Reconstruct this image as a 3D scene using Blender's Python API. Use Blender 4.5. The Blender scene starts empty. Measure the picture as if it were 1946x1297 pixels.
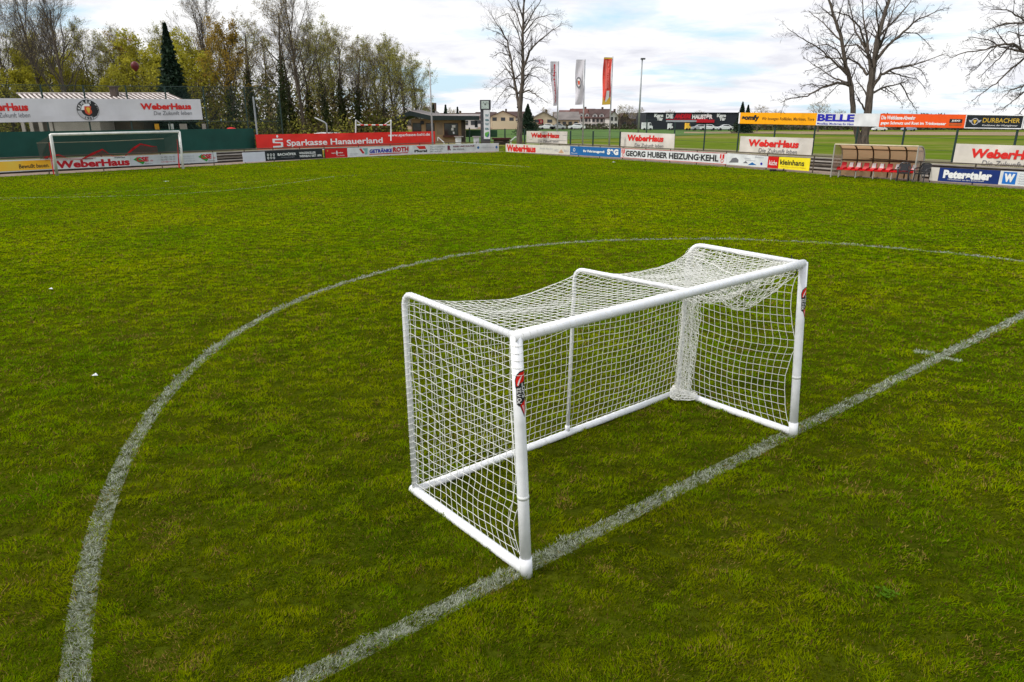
import bpy, bmesh, math, random
import numpy as np
from mathutils import Vector, Matrix, noise as mnoise
PI = math.pi
rnd = random.Random(7)
SC = bpy.context.scene
COL = SC.collection

# ------------------------------------------------------------------ camera
FPX, PITCH, CAMH = 1299.638, 0.311648, 2.82336
W0, H0 = 1946.0, 1297.0
cd = bpy.data.cameras.new('camera'); cam = bpy.data.objects.new('camera', cd); COL.objects.link(cam)
cd.sensor_width = 36; cd.lens = 36 * FPX / W0; cd.clip_end = 6000; cd.clip_start = 0.05
cam.location = (0, 0, CAMH); cam.rotation_euler = (PI / 2 - PITCH, 0, 0)
SC.camera = cam
# ------------------------------------------------------------------ world and sun
SUN_EL, SUN_AZ = math.radians(50), math.radians(-112)      # azimuth measured from +Y to +X
wd = bpy.data.worlds.new('World'); SC.world = wd; wd.use_nodes = True
nt = wd.node_tree; nt.nodes.clear()
def N(nt, t, **k):
    n = nt.nodes.new(t)
    for a, b in k.items():
        if a.startswith('i_'): n.inputs[a[2:].replace('_', ' ')].default_value = b
        else: setattr(n, a, b)
    return n
def L(nt, a, ao, b, bi): nt.links.new(a.outputs[ao], b.inputs[bi])
out = N(nt, 'ShaderNodeOutputWorld'); bg = N(nt, 'ShaderNodeBackground'); bg.inputs[1].default_value = 0.1
sky = N(nt, 'ShaderNodeTexSky', sky_type='NISHITA', sun_disc=False, sun_elevation=SUN_EL, sun_rotation=SUN_AZ)
sky.air_density = 1.0; sky.dust_density = 1.2; sky.ozone_density = 1.4
tc = N(nt, 'ShaderNodeTexCoord'); sep = N(nt, 'ShaderNodeSeparateXYZ'); L(nt, tc, 'Generated', sep, 0)
ad = N(nt, 'ShaderNodeMath', operation='ADD'); ad.inputs[1].default_value = 0.10; L(nt, sep, 2, ad, 0)
mx = N(nt, 'ShaderNodeMath', operation='MAXIMUM'); mx.inputs[1].default_value = 0.03; L(nt, ad, 0, mx, 0)
dx = N(nt, 'ShaderNodeMath', operation='DIVIDE'); L(nt, sep, 0, dx, 0); L(nt, mx, 0, dx, 1)
dy = N(nt, 'ShaderNodeMath', operation='DIVIDE'); L(nt, sep, 1, dy, 0); L(nt, mx, 0, dy, 1)
cb = N(nt, 'ShaderNodeCombineXYZ'); L(nt, dx, 0, cb, 0); L(nt, dy, 0, cb, 1)
def cloudnoise(scale, off, det, rough, dist=0.0):
    mp = N(nt, 'ShaderNodeMapping'); mp.inputs['Location'].default_value = (off, off * .7, off * .3)
    mp.inputs['Scale'].default_value = (1.0, 1.0, 1.0); L(nt, cb, 0, mp, 0)
    n = N(nt, 'ShaderNodeTexNoise'); n.inputs['Scale'].default_value = scale; n.inputs['Detail'].default_value = det
    n.inputs['Roughness'].default_value = rough; n.inputs['Distortion'].default_value = dist; L(nt, mp, 0, n, 0); return n
def ramp(nt, src, so, stops):
    r = N(nt, 'ShaderNodeValToRGB'); e = r.color_ramp.elements
    while len(e) < len(stops): e.new(0.5)
    for el, (p, c) in zip(e, stops): el.position = p; el.color = (tuple(c) + (1, 1))[:4]
    L(nt, src, so, r, 0); return r
n1 = cloudnoise(0.62, 3.4, 9, 0.55, 0.25); cov = ramp(nt, n1, 0, [(0.37, (0, 0, 0)), (0.47, (1, 1, 1))])
n2 = cloudnoise(0.9, 9.1, 9, 0.6, 0.4); cc = ramp(nt, n2, 0, [(0.30, (0.66, 0.67, 0.75)), (0.44, (0.88, 0.885, 0.93)), (0.55, (1.0, 1.0, 1.0))])
vm = N(nt, 'ShaderNodeVectorMath', operation='SCALE'); vm.inputs['Scale'].default_value = 8.4; L(nt, cc, 0, vm, 0)
mixs = N(nt, 'ShaderNodeMix', data_type='RGBA'); L(nt, cov, 0, mixs, 0)
brs = N(nt, 'ShaderNodeVectorMath', operation='SCALE'); brs.inputs['Scale'].default_value = 1.0; L(nt, sky, 0, brs, 0)
haz = N(nt, 'ShaderNodeMix', data_type='RGBA'); haz.inputs[0].default_value = 0.72; L(nt, brs, 0, haz, 6); haz.inputs[7].default_value = (5.6, 7.6, 9.0, 1)
L(nt, haz, 2, mixs, 6); L(nt, vm, 0, mixs, 7); L(nt, mixs, 2, bg, 0); L(nt, bg, 0, out, 0)
sd = bpy.data.lights.new('sun', 'SUN'); sd.energy = 2.0; sd.angle = math.radians(14); sd.color = (1.0, 0.955, 0.88)
so = bpy.data.objects.new('sun', sd); COL.objects.link(so)
sv = Vector((math.sin(SUN_AZ) * math.cos(SUN_EL), math.cos(SUN_AZ) * math.cos(SUN_EL), math.sin(SUN_EL)))
so.rotation_euler = sv.to_track_quat('Z', 'Y').to_euler(); so.location = (0, 0, 40)
SC.render.engine = 'CYCLES'
SC.view_settings.view_transform = 'Standard'; SC.view_settings.look = 'None'; SC.view_settings.exposure = 0.38; SC.view_settings.gamma = 1
SC.cycles.max_bounces = 6; SC.cycles.transparent_max_bounces = 24

# ------------------------------------------------------------------ photo geometry helpers
cp, sp = math.cos(PITCH), math.sin(PITCH)
def ray(px, py):
    x = (px - W0 / 2) / FPX; y = -(py - H0 / 2) / FPX
    return Vector((x, cp + y * sp, y * cp - sp))
def G(px, py, z=0.0):
    d = ray(px, py); t = (z - CAMH) / d.z; return Vector((d.x * t, d.y * t, z))
def D(px, py, Y):
    d = ray(px, py); t = Y / d.y; return Vector((d.x * t, Y, CAMH + d.z * t))
def zat(P, py):
    t = -(py - H0 / 2) / FPX; return CAMH + P[1] * (t * cp - sp) / (cp + t * sp)
def WL(poly, px, py):
    d = ray(px, py); best = None
    for i in range(len(poly) - 1):
        a, b = poly[i], poly[i + 1]; e = (b - a)
        den = d.x * e.y - d.y * e.x
        if abs(den) < 1e-9: continue
        t = (a.x * e.y - a.y * e.x) / den
        s = (a.x * d.y - a.y * d.x) / den
        if t > 0:
            err = max(0, -s, s - 1)
            if best is None or err < best[0]: best = (err, Vector((d.x * t, d.y * t, CAMH + d.z * t)))
    return best[1]
def offset(poly, dist):
    """shift a ground polyline away from the camera"""
    res = []
    for i, p in enumerate(poly):
        a = poly[max(0, i - 1)]; b = poly[min(len(poly) - 1, i + 1)]
        e = (b - a); n = Vector((-e.y, e.x, 0)).normalized()
        if n.y < 0: n = -n
        res.append(Vector((p.x, p.y, 0)) + n * dist)
    return res
PA = [G(-60, 340.5), G(-20, 338), G(200, 326), G(410, 315), G(620, 301.8), G(800, 294), G(957, 289.6)]
PB = [G(962, 289.7), G(1180, 304), G(1375, 317.5), G(1540, 330), G(1740, 346), G(1960, 361), G(2120, 374)]
ZT = 0.65
FA, FB = offset(PA, 5.8), offset(PB, 5.0)

# ------------------------------------------------------------------ materials
MATS = {}
def bsdf(m): return m.node_tree.nodes['Principled BSDF']
def mat(name, col, rough=0.6, metal=0.0, var=0.12, scale=3.0, bump=0.0, bscale=20.0, spec=0.3, trans=0.0, col2=None, stretch=(1, 1, 1)):
    if name in MATS: return MATS[name]
    m = bpy.data.materials.new(name); m.use_nodes = True; t = m.node_tree; b = bsdf(m)
    b.inputs['Roughness'].default_value = rough; b.inputs['Metallic'].default_value = metal
    b.inputs['Specular IOR Level'].default_value = spec
    tc = N(t, 'ShaderNodeTexCoord'); mp = N(t, 'ShaderNodeMapping'); mp.inputs['Scale'].default_value = stretch
    L(t, tc, 'Object', mp, 0)
    n = N(t, 'ShaderNodeTexNoise'); n.inputs['Scale'].default_value = scale; n.inputs['Detail'].default_value = 6; L(t, mp, 0, n, 0)
    c2 = col2 if col2 else tuple(c * (1 - var * 2) for c in col)
    r = ramp(t, n, 0, [(0.3, c2), (0.65, tuple(min(1, c * (1 + var * .3)) for c in col))])
    L(t, r, 0, b, 'Base Color')
    if bump:
        n3 = N(t, 'ShaderNodeTexNoise'); n3.inputs['Scale'].default_value = bscale; n3.inputs['Detail'].default_value = 4; L(t, mp, 0, n3, 0)
        bp = N(t, 'ShaderNodeBump'); bp.inputs['Strength'].default_value = bump; L(t, n3, 0, bp, 'Height'); L(t, bp, 0, b, 'Normal')
    if trans:
        tr = N(t, 'ShaderNodeBsdfTransparent'); mxs = N(t, 'ShaderNodeMixShader'); mxs.inputs[0].default_value = trans
        o = t.nodes['Material Output']; L(t, b, 0, mxs, 1); L(t, tr, 0, mxs, 2); L(t, mxs, 0, o, 0)
    MATS[name] = m; return m
def S(r, g, b):     # sRGB 0-255 -> linear
    f = lambda c: (c / 255 / 12.92) if c / 255 <= .04045 else ((c / 255 + .055) / 1.055) ** 2.4
    return (f(r), f(g), f(b))
white_pvc = mat('white plastic tube', (0.84, 0.85, 0.88), 0.32, var=0.05, scale=16, bump=0.05, bscale=14, spec=0.5)
scuffed = mat('scuffed white tube', (0.84, 0.85, 0.88), 0.38, var=0.05, scale=16, spec=.45)
def scuff(m):
    t = m.node_tree; b = bsdf(m); tc = N(t, 'ShaderNodeTexCoord'); n = N(t, 'ShaderNodeTexNoise'); n.inputs['Scale'].default_value = 22; n.inputs['Detail'].default_value = 8; n.inputs['Roughness'].default_value = .75
    L(t, tc, 'Object', n, 0); r = ramp(t, n, 0, [(.60, (0, 0, 0)), (.70, (.75, .75, .75))]); x = N(t, 'ShaderNodeMix', data_type='RGBA'); L(t, r, 0, x, 0)
    src = b.inputs['Base Color'].links[0].from_socket; t.links.new(src, x.inputs[6]); x.inputs[7].default_value = (.30, .30, .16, 1); L(t, x, 2, b, 'Base Color')
scuff(scuffed)
twine = mat('white net twine', (0.84, 0.84, 0.80), 0.8, var=0.08, scale=30)
black_cord = mat('black cord', (0.02, 0.02, 0.02), 0.7)
paint_white = mat('white board paint', (0.76, 0.78, 0.80), 0.4, var=0.11, scale=1.6, bump=.08, bscale=3)
cream = mat('cream banner vinyl', (0.68, 0.64, 0.58), 0.5, var=0.10, scale=0.9, bump=0.15, bscale=2.5)
banner_w = mat('white banner vinyl', (0.66, 0.65, 0.68), 0.5, var=0.06, scale=0.7, bump=0.2, bscale=1.8)
red_ink = mat('red lettering', S(214, 40, 34), 0.5, var=0.06)
dkred_ink = mat('dark red lettering', S(196, 22, 40), 0.5, var=0.06)
black_ink = mat('black lettering', (0.02, 0.02, 0.022), 0.5, var=0.05)
grey_ink = mat('grey lettering', (0.16, 0.16, 0.18), 0.5, var=0.05)
pale_ink = mat('pale grey lettering', (0.42, 0.43, 0.48), 0.5, var=0.05)
white_ink = mat('white lettering', (0.82, 0.82, 0.82), 0.5, var=0.03)
blue_ink = mat('blue lettering', S(36, 36, 168), 0.5, var=0.05)
yellow_ink = mat('gold lettering', S(205, 170, 60), 0.5, var=0.05)
green_ink = mat('green lettering', S(40, 150, 60), 0.5, var=0.05)
red_banner = mat('red banner vinyl', S(228, 44, 34), 0.5, var=0.07, scale=1.0, bump=0.2, bscale=2)
red_paint = mat('red board paint', S(205, 20, 22), 0.45, var=0.06)
black_paint = mat('black board paint', (0.012, 0.018, 0.024), 0.4, var=0.2)
yellow_paint = mat('yellow board paint', S(246, 226, 40), 0.45, var=0.05)
amber_paint = mat('amber board paint', S(246, 176, 26), 0.45, var=0.22, scale=.7, col2=S(240, 200, 80))
orange_paint = mat('orange board paint', S(232, 84, 20), 0.45, var=0.04)
somfy_paint = mat('golden yellow board paint', S(250, 170, 0), 0.45, var=0.03)
blue_paint = mat('blue board paint', S(36, 104, 168), 0.45, var=0.06)
navy_paint = mat('navy board paint', S(20, 48, 116), 0.45, var=0.08)
sky_paint = mat('bright blue board paint', S(28, 112, 200), 0.45, var=0.05)
green_steel = mat('dark green painted steel', (0.02, 0.045, 0.04), 0.5, var=0.1)
grey_steel = mat('galvanised steel', (0.34, 0.36, 0.38), 0.45, 0.3, var=0.12)
rust_steel = mat('brown painted steel', (0.10, 0.075, 0.055), 0.6, var=0.2)
screen_green = mat('dark green privacy fabric', S(18, 72, 62), 0.7, var=0.12, scale=.8, bump=0.3, bscale=3)
bark = mat('grey brown bark', (0.125, 0.10, 0.075), 0.9, var=0.3, scale=5, stretch=(3, 3, .5), bump=.4, bscale=8)
bark_pale = mat('pale smooth bark', (0.135, 0.11, 0.09), 0.9, var=0.3, scale=4, stretch=(3, 3, .5))
twigm = mat('dark twig bark', (0.065, 0.053, 0.048), 0.9, var=0.2)
concrete = mat('weathered concrete', (0.30, 0.27, 0.24), 0.85, var=0.2, scale=1.5, bump=.2)
timber = mat('dark timber', (0.07, 0.055, 0.045), 0.8, var=0.3, scale=2)

# ------------------------------------------------------------------ mesh helpers
class MB:
    def __init__(s): s.v = []; s.f = []; s.mi = []; s.cm = 0
    def quad(s, a, b, c, d):
        n = len(s.v); s.v += [tuple(a), tuple(b), tuple(c), tuple(d)]; s.f.append((n, n + 1, n + 2, n + 3)); s.mi.append(s.cm)
    def tri(s, a, b, c):
        n = len(s.v); s.v += [tuple(a), tuple(b), tuple(c)]; s.f.append((n, n + 1, n + 2)); s.mi.append(s.cm)
    def hexa(s, P):          # 8 points: bottom 4 (ccw), top 4
        n = len(s.v); s.v += [tuple(p) for p in P]
        for f in ((3, 2, 1, 0), (4, 5, 6, 7), (0, 1, 5, 4), (1, 2, 6, 5), (2, 3, 7, 6), (3, 0, 4, 7)):
            s.f.append(tuple(n + i for i in f)); s.mi.append(s.cm)
    def box(s, x0, x1, y0, y1, z0, z1, M=None):
        P = [Vector(p) for p in ((x0, y0, z0), (x1, y0, z0), (x1, y1, z0), (x0, y1, z0), (x0, y0, z1), (x1, y0, z1), (x1, y1, z1), (x0, y1, z1))]
        if M: P = [M @ p for p in P]
        s.hexa(P)
    def tube(s, pts, r, n=8, caps=True, closed=False):
        pts = [Vector(p) for p in pts]; m = len(pts)
        rs = r if isinstance(r, (list, tuple)) else [r] * m
        base = len(s.v); up = None
        for i in range(m):
            if closed: d = pts[(i + 1) % m] - pts[i - 1]
            else: d = pts[min(i + 1, m - 1)] - pts[max(i - 1, 0)]
            if d.length < 1e-9: d = Vector((0, 0, 1))
            d.normalize()
            if up is None: up = Vector((0, 0, 1)) if abs(d.z) < .9 else Vector((1, 0, 0))
            a = up - d * up.dot(d)
            if a.length < 1e-4: a = d.orthogonal()
            a.normalize(); b = d.cross(a); up = a
            for k in range(n):
                an = 2 * PI * k / n; s.v.append(tuple(pts[i] + (a * math.cos(an) + b * math.sin(an)) * rs[i]))
        mm = m if closed else m - 1
        for i in range(mm):
            j = (i + 1) % m
            for k in range(n):
                k2 = (k + 1) % n
                s.f.append((base + i * n + k, base + i * n + k2, base + j * n + k2, base + j * n + k)); s.mi.append(s.cm)
        if caps and not closed:
            s.f.append(tuple(base + k for k in range(n))[::-1]); s.mi.append(s.cm)
            s.f.append(tuple(base + (m - 1) * n + k for k in range(n))); s.mi.append(s.cm)
    def lathe(s, c, prof, n=16):
        s_ = len(s.v)
        for r, z in prof:
            for k in range(n):
                a = 2 * PI * k / n; s.v.append((c[0] + r * math.cos(a), c[1] + r * math.sin(a), c[2] + z))
        for i in range(len(prof) - 1):
            for k in range(n):
                k2 = (k + 1) % n
                s.f.append((s_ + i * n + k, s_ + i * n + k2, s_ + (i + 1) * n + k2, s_ + (i + 1) * n + k)); s.mi.append(s.cm)
    def build(s, name, m, parent=None, smooth=False):
        me = bpy.data.meshes.new(name); me.from_pydata(s.v, [], s.f)
        ms = m if isinstance(m, (list, tuple)) else [m]
        for q in ms: me.materials.append(q)
        if len(ms) > 1: me.polygons.foreach_set('material_index', s.mi)
        if smooth: me.polygons.foreach_set('use_smooth', [True] * len(me.polygons))
        me.update()
        o = bpy.data.objects.new(name, me); COL.objects.link(o)
        if parent:
            o.parent = parent; o.matrix_parent_inverse = parent.matrix_basis.inverted()
        return o
def tag(o, label=None, cat=None, group=None, kind=None):
    if label: o['label'] = label
    if cat: o['category'] = cat
    if group: o['group'] = group
    if kind: o['kind'] = kind
    return o
def thing(name, label, cat, loc=(0, 0, 0), group=None):
    o = bpy.data.objects.new(name, None); COL.objects.link(o); o.location = loc; o.empty_display_size = .2
    return tag(o, label, cat, group)
def copy_tree(o, loc, rz, sc, label, group=None, parent=None):
    c = o.copy(); COL.objects.link(c); c.location = loc; c.rotation_euler = (0, 0, rz); c.scale = sc
    c['label'] = label
    if group: c['group'] = group
    for ch in list(o.children):
        d = ch.copy(); COL.objects.link(d); d.parent = c; d.matrix_parent_inverse = ch.matrix_parent_inverse.copy()
        for g in list(ch.children):
            e = g.copy(); COL.objects.link(e); e.parent = d
    return c

# value noise in numpy -------------------------------------------------
_rs = np.random.RandomState(3); _gr = _rs.rand(512, 512)
def vnoise(x, y):
    xi = np.floor(x).astype(int); yi = np.floor(y).astype(int); fx = x - xi; fy = y - yi
    fx = fx * fx * (3 - 2 * fx); fy = fy * fy * (3 - 2 * fy)
    g = lambda a, b: _gr[a % 512, b % 512]
    return (g(xi, yi) * (1 - fx) + g(xi + 1, yi) * fx) * (1 - fy) + (g(xi, yi + 1) * (1 - fx) + g(xi + 1, yi + 1) * fx) * fy
def fnoise(x, y, o=4):
    s = 0; a = .5; t = 0
    for i in range(o): s = s + a * vnoise(x * 2 ** i + 17 * i, y * 2 ** i + 31 * i); t += a; a *= .55
    return s / t

# ------------------------------------------------------------------ ground
def grass_mat(name, kind):
    m = bpy.data.materials.new(name); m.use_nodes = True; t = m.node_tree; b = bsdf(m)
    b.inputs['Roughness'].default_value = .95; b.inputs['Specular IOR Level'].default_value = .0
    tc = N(t, 'ShaderNodeTexCoord')
    def nz(scale, det=6, rough=.6, st=(1, 1, 1)):
        mp = N(t, 'ShaderNodeMapping'); mp.inputs['Scale'].default_value = st; L(t, tc, 'Object', mp, 0)
        n = N(t, 'ShaderNodeTexNoise'); n.inputs['Scale'].default_value = scale; n.inputs['Detail'].default_value = det; n.inputs['Roughness'].default_value = rough
        L(t, mp, 0, n, 0); return n
    def mixc(f, fo, a, b_, blend='MIX'):
        x = N(t, 'ShaderNodeMix', data_type='RGBA', blend_type=blend)
        if isinstance(f, float): x.inputs[0].default_value = f
        else: L(t, f, fo, x, 0)
        for s_, v in ((6, a), (7, b_)):
            if len(v) == 3: x.inputs[s_].default_value = v + (1,)
            else: L(t, v[0], v[1], x, s_)
        return x
    if kind == 'pitch':
        big = ramp(t, nz(.11, 5, .6), 0, [(.35, (.045, .065, .003)), (.62, (.07, .075, .005))])
        mid = ramp(t, nz(1.6, 7, .7), 0, [(.28, (.45, .50, .5)), (.5, (.95, .95, .95)), (.72, (1.25, 1.2, 1.1))])
        fine = ramp(t, nz(14, 6, .75), 0, [(.28, (.50, .5, .5)), (.5, (1, 1, 1)), (.75, (1.5, 1.45, 1.2))])
        a = mixc(1.0, None, (big, 0), (mid, 0), 'MULTIPLY'); c = mixc(1.0, None, (a, 2), (fine, 0), 'MULTIPLY')
        yel = ramp(t, nz(2.9, 8, .8), 0, [(.60, (0, 0, 0)), (.74, (.6, .6, .6))])
        d = mixc(yel, 0, (c, 2), (.11, .085, .03)); L(t, d, 2, b, 'Base Color')
        bp = N(t, 'ShaderNodeBump'); bp.inputs['Strength'].default_value = 1; bp.inputs['Distance'].default_value = .05
        L(t, nz(7, 6, .7), 0, bp, 'Height'); L(t, bp, 0, b, 'Normal')
    else:
        big = ramp(t, nz(.02, 4, .5, (1, 2.2, 1)), 0, [(.36, (.085, .135, .012)), (.5, (.115, .155, .020)), (.64, (.19, .165, .055))])
        mid = ramp(t, nz(.35, 8, .75, (1, 1.5, 1)), 0, [(.3, (.7, .7, .7)), (.6, (1.15, 1.15, 1.1))])
        a = mixc(1.0, None, (big, 0), (mid, 0), 'MULTIPLY')
        br = ramp(t, nz(.045, 6, .7, (1, 3, 1)), 0, [(.56, (0, 0, 0)), (.70, (.75, .75, .75))])
        d = mixc(br, 0, (a, 2), (.26, .20, .11)); L(t, d, 2, b, 'Base Color')
    return m
pitch_m = grass_mat('pitch grass', 'pitch'); field_m = grass_mat('field grass', 'field')
gm = MB(); gm.quad((-2500, -60, -.03), (2500, -60, -.03), (2500, 4000, -.03), (-2500, 4000, -.03))
tag(gm.build('field_ground', field_m), 'flat green farm field reaching from the sports ground to the village', 'field', kind='structure')
# pitch sheet bounded by the two rows of boards
pm = MB(); lp = [Vector((-60, -12, 0)), Vector((-60, 10, 0))] + [Vector((p.x, p.y, 0)) for p in PA] + [Vector((p.x, p.y, 0)) for p in PB] + [Vector((40, 8, 0)), Vector((40, -12, 0))]
pm.v = [tuple(p) for p in lp]; pm.f = [tuple(range(len(lp)))]; pm.mi = [0]
tag(pm.build('pitch_ground', pitch_m), 'soil and turf base of the football pitch', 'pitch', kind='structure')
# path strip
path_m = mat('tan gravel path', (0.27, 0.20, 0.15), 0.9, var=.2, scale=2.0, bump=.3)
for nm, P, w, lb in (('path', PA, 2.2, 'narrow tan path behind the left boards'), ('path', PB, 2.2, 'narrow tan path behind the right boards')):
    a = offset(P, -.12); b = offset(P, w); q = MB()
    for i in range(len(P) - 1):
        q.quad(a[i] + Vector((0, 0, .008)), a[i + 1] + Vector((0, 0, .008)), b[i + 1] + Vector((0, 0, .008)), b[i] + Vector((0, 0, .008)))
    tag(q.build(nm, path_m), lb, 'path', kind='structure')
# spectator terraces: steps up behind the path
for P, lb, ends in ((PA, 'stepped terrace with dark risers behind the left boards', 1), (PB, 'stepped terrace with dark risers behind the right boards', 1)):
    q = MB(); offs = [2.2, 2.75, 3.3, 3.85]; hs = [.16, .33, .49, .65]
    for k in range(4):
        a = offset(P, offs[k]); z0, z1 = (hs[k - 1] if k else 0), hs[k]
        q.cm = 1
        for i in range(len(P) - 1):
            q.quad((a[i].x, a[i].y, z0), (a[i + 1].x, a[i + 1].y, z0), (a[i + 1].x, a[i + 1].y, z1 - .05), (a[i].x, a[i].y, z1 - .05))
        q.cm = 0
        a2 = offset(P, offs[k] - .06); b = offset(P, offs[k + 1] if k < 3 else 4.3)
        for i in range(len(P) - 1):
            q.quad((a2[i].x, a2[i].y, z1 - .05), (a2[i + 1].x, a2[i + 1].y, z1 - .05), (a2[i + 1].x, a2[i + 1].y, z1), (a2[i].x, a2[i].y, z1))
            q.quad((a2[i].x, a2[i].y, z1), (a2[i + 1].x, a2[i + 1].y, z1), (b[i + 1].x, b[i + 1].y, z1), (b[i].x, b[i].y, z1))
    tag(q.build('terrace', [concrete, timber]), lb, 'terrace', kind='structure')
    q = MB(); a = offset(P, 4.3); b = offset(P, 8.5); c = offset(P, 13)
    for i in range(len(P) - 1):
        q.quad((a[i].x, a[i].y, .65), (a[i + 1].x, a[i + 1].y, .65), (b[i + 1].x, b[i + 1].y, .65), (b[i].x, b[i].y, .65))
        q.quad((b[i].x, b[i].y, .65), (b[i + 1].x, b[i + 1].y, .65), (c[i + 1].x, c[i + 1].y, -.02), (c[i].x, c[i].y, -.02))
    tag(q.build('bank_ground', mat('bank grass', (.15, .16, .05), .9, var=.25, scale=1.2, col2=(.20, .15, .09))), 'low grassy bank carrying the fence', 'bank', kind='structure')
# distant field bands
def strip(name, pts_near, pts_far, z, m, lb):
    q = MB(); a = [G(x, y) for x, y in pts_near]; b = [G(x, y) for x, y in pts_far]
    for i in range(len(a) - 1): q.quad((a[i].x, a[i].y, z), (a[i + 1].x, a[i + 1].y, z), (b[i + 1].x, b[i + 1].y, z), (b[i].x, b[i].y, z))
    return tag(q.build(name, m), lb, 'field', kind='structure')
plough = mat('bare brown soil', (.25, .165, .11), .95, var=.12, scale=.06, stretch=(1, 4, 1))
strip('ploughed_ground', [(700, 247), (1000, 246), (1240, 243.5), (1420, 243)], [(700, 240), (1000, 239.8), (1240, 240.2), (1420, 240.6)], .02, plough, 'bare brown field strip in front of the village')
strip('stubble_ground', [(1300, 253.5), (1500, 255), (1750, 257), (2050, 259)], [(1300, 251.0), (1500, 250.5), (1750, 251), (2050, 252)], .02, mat('pale stubble', (.27, .19, .10), .95, var=.15, scale=.05), 'pale tan stubble strip across the field on the right')
strip('lawn_ground', [(870, 271), (1180, 263), (1420, 253)], [(870, 247.2), (1180, 244.4), (1420, 243.2)], .015, mat('lush green crop', (.055, .125, .006), .95, var=.15, scale=.1), 'lush green crop field behind the flag poles')

# ------------------------------------------------------------------ pitch markings
CC = G(1780.4, 678.6)
circ = [(158.7, 1206), (166.5, 1293), (160, 1114), (172.5, 1022), (202, 930), (243, 838), (320, 746), (390.5, 679), (464.6, 633), (740, 517), (900, 480.7), (995.7, 470.6), (1132, 458.8), (1283.5, 455.2), (1399.6, 456), (1549, 461.8), (1698.4, 473.7), (1944, 497)]
_a, _r = [], []
for q in circ:
    p = G(*q) - CC; _a.append(math.atan2(p.y, p.x) % (2 * PI)); _r.append(math.hypot(p.x, p.y))
_o = np.argsort(_a); _a = np.array(_a)[_o]; _r = np.array(_r)[_o]
_pf = np.polyfit(_a, _r, 4); amin, amax = _a[0], _a[-1]
def crad(a):
    a = np.mod(a, 2 * PI); r = np.polyval(_pf, np.clip(a, amin, amax))
    return r
H1, H2 = G(600.7, 1281), G(1944, 600.5)
hd = (H2 - H1); hd.z = 0; hd.normalize(); hn = Vector((-hd.y, hd.x, 0))
T1, T2 = G(1737, 668), G(1828, 689.5)
def linedist(x, y):
    """distance to the nearest painted line of the centre marking"""
    d1 = np.abs(np.hypot(x - CC.x, y - CC.y) - crad(np.arctan2(y - CC.y, x - CC.x)))
    d2 = np.abs((x - H1.x) * hn.x + (y - H1.y) * hn.y)
    td = (T2 - T1); tl = td.length; td = td / tl
    s = (x - T1.x) * td.x + (y - T1.y) * td.y; e = np.abs(-(x - T1.x) * td.y + (y - T1.y) * td.x)
    d3 = np.where((s > 0) & (s < tl), e - .025, 9)
    return np.minimum(np.minimum(d1, d2), d3)
def line_mat(name, opa, sc):
    m = bpy.data.materials.new(name); m.use_nodes = True; t = m.node_tree; b = bsdf(m); b.inputs['Roughness'].default_value = .9
    b.inputs['Base Color'].default_value = (.62, .66, .56, 1)
    tc = N(t, 'ShaderNodeTexCoord'); n = N(t, 'ShaderNodeTexNoise'); n.inputs['Scale'].default_value = sc; n.inputs['Detail'].default_value = 8; n.inputs['Roughness'].default_value = .8; L(t, tc, 'Object', n, 0)
    r = ramp(t, n, 0, [(.5 - opa * .3, (0, 0, 0)), (.72 - opa * .3, (opa, opa, opa))])
    tr = N(t, 'ShaderNodeBsdfTransparent'); mx_ = N(t, 'ShaderNodeMixShader'); L(t, r, 0, mx_, 0); L(t, tr, 0, mx_, 1); L(t, b, 0, mx_, 2); L(t, mx_, 0, t.nodes['Material Output'], 0)
    return m
lm_near = line_mat('worn white line paint', .30, 14); lm_far = line_mat('faded white line paint', .28, 5)
def stroke(name, pts, w, m, lb, z=.005):
    q = MB(); P = []
    for i, p in enumerate(pts):
        e = (pts[min(i + 1, len(pts) - 1)] - pts[max(i - 1, 0)]); n = Vector((-e.y, e.x, 0)).normalized() * w / 2; P.append((p + n, p - n))
    for i in range(len(P) - 1):
        a, b = P[i], P[i + 1]; q.quad((a[1].x, a[1].y, z), (b[1].x, b[1].y, z), (b[0].x, b[0].y, z), (a[0].x, a[0].y, z))
    return tag(q.build(name, m), lb, 'pitch line', kind='structure')
stroke('centre_circle_line', [CC + Vector((math.cos(a), math.sin(a), 0)) * float(crad(a)) for a in np.linspace(amin - .25, amax + .6, 150)], .15, lm_near, 'worn white centre circle line')
stroke('halfway_line', [H1 - hd * 4, H1 + hd * 4, H1 + hd * 10, H1 + hd * 45], .14, lm_near, 'worn white halfway line under the small goal', .009)
stroke('centre_mark_line', [T1, T2], .11, lm_near, 'short white cross mark on the halfway line', .013)
stroke('penalty_box_line', [G(*q) for q in ((-40, 384), (144, 370), (324, 357), (467, 346.5), (636, 335.8), (941, 320), (1006.5, 317.8))], .14, lm_far, 'faint white front line of the penalty box')
stroke('penalty_box_line', [G(*q) for q in ((1006.5, 317.8), (900, 310.6), (790.6, 303.4), (700, 299.5))], .16, line_mat('far line paint', .55, 5), 'faint white side line of the penalty box', .009)
stroke('penalty_arc_line', [G(*q) for q in ((-60, 376), (0, 377), (108, 376), (245, 373), (340, 369), (421, 363.5), (490, 357), (541, 350), (590, 343), (636, 336))], .14, line_mat('arc line paint', .38, 5), 'faint white penalty arc', .013)
stroke('goal_area_line', [G(554, 318.5), G(500, 314.6)], .12, lm_far, 'faint white corner of the goal area')
stroke('goal_line', [G(40, 338.5), G(347, 321.5), G(640, 306)], .12, lm_far, 'faint white goal line')
q = MB(); q.lathe(G(316.5, 344.7, .006), [(.0, 0), (.14, 0)], 14); tag(q.build('penalty_spot', paint_white), 'white penalty spot in front of the far goal', 'pitch marking', kind='structure')

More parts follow.
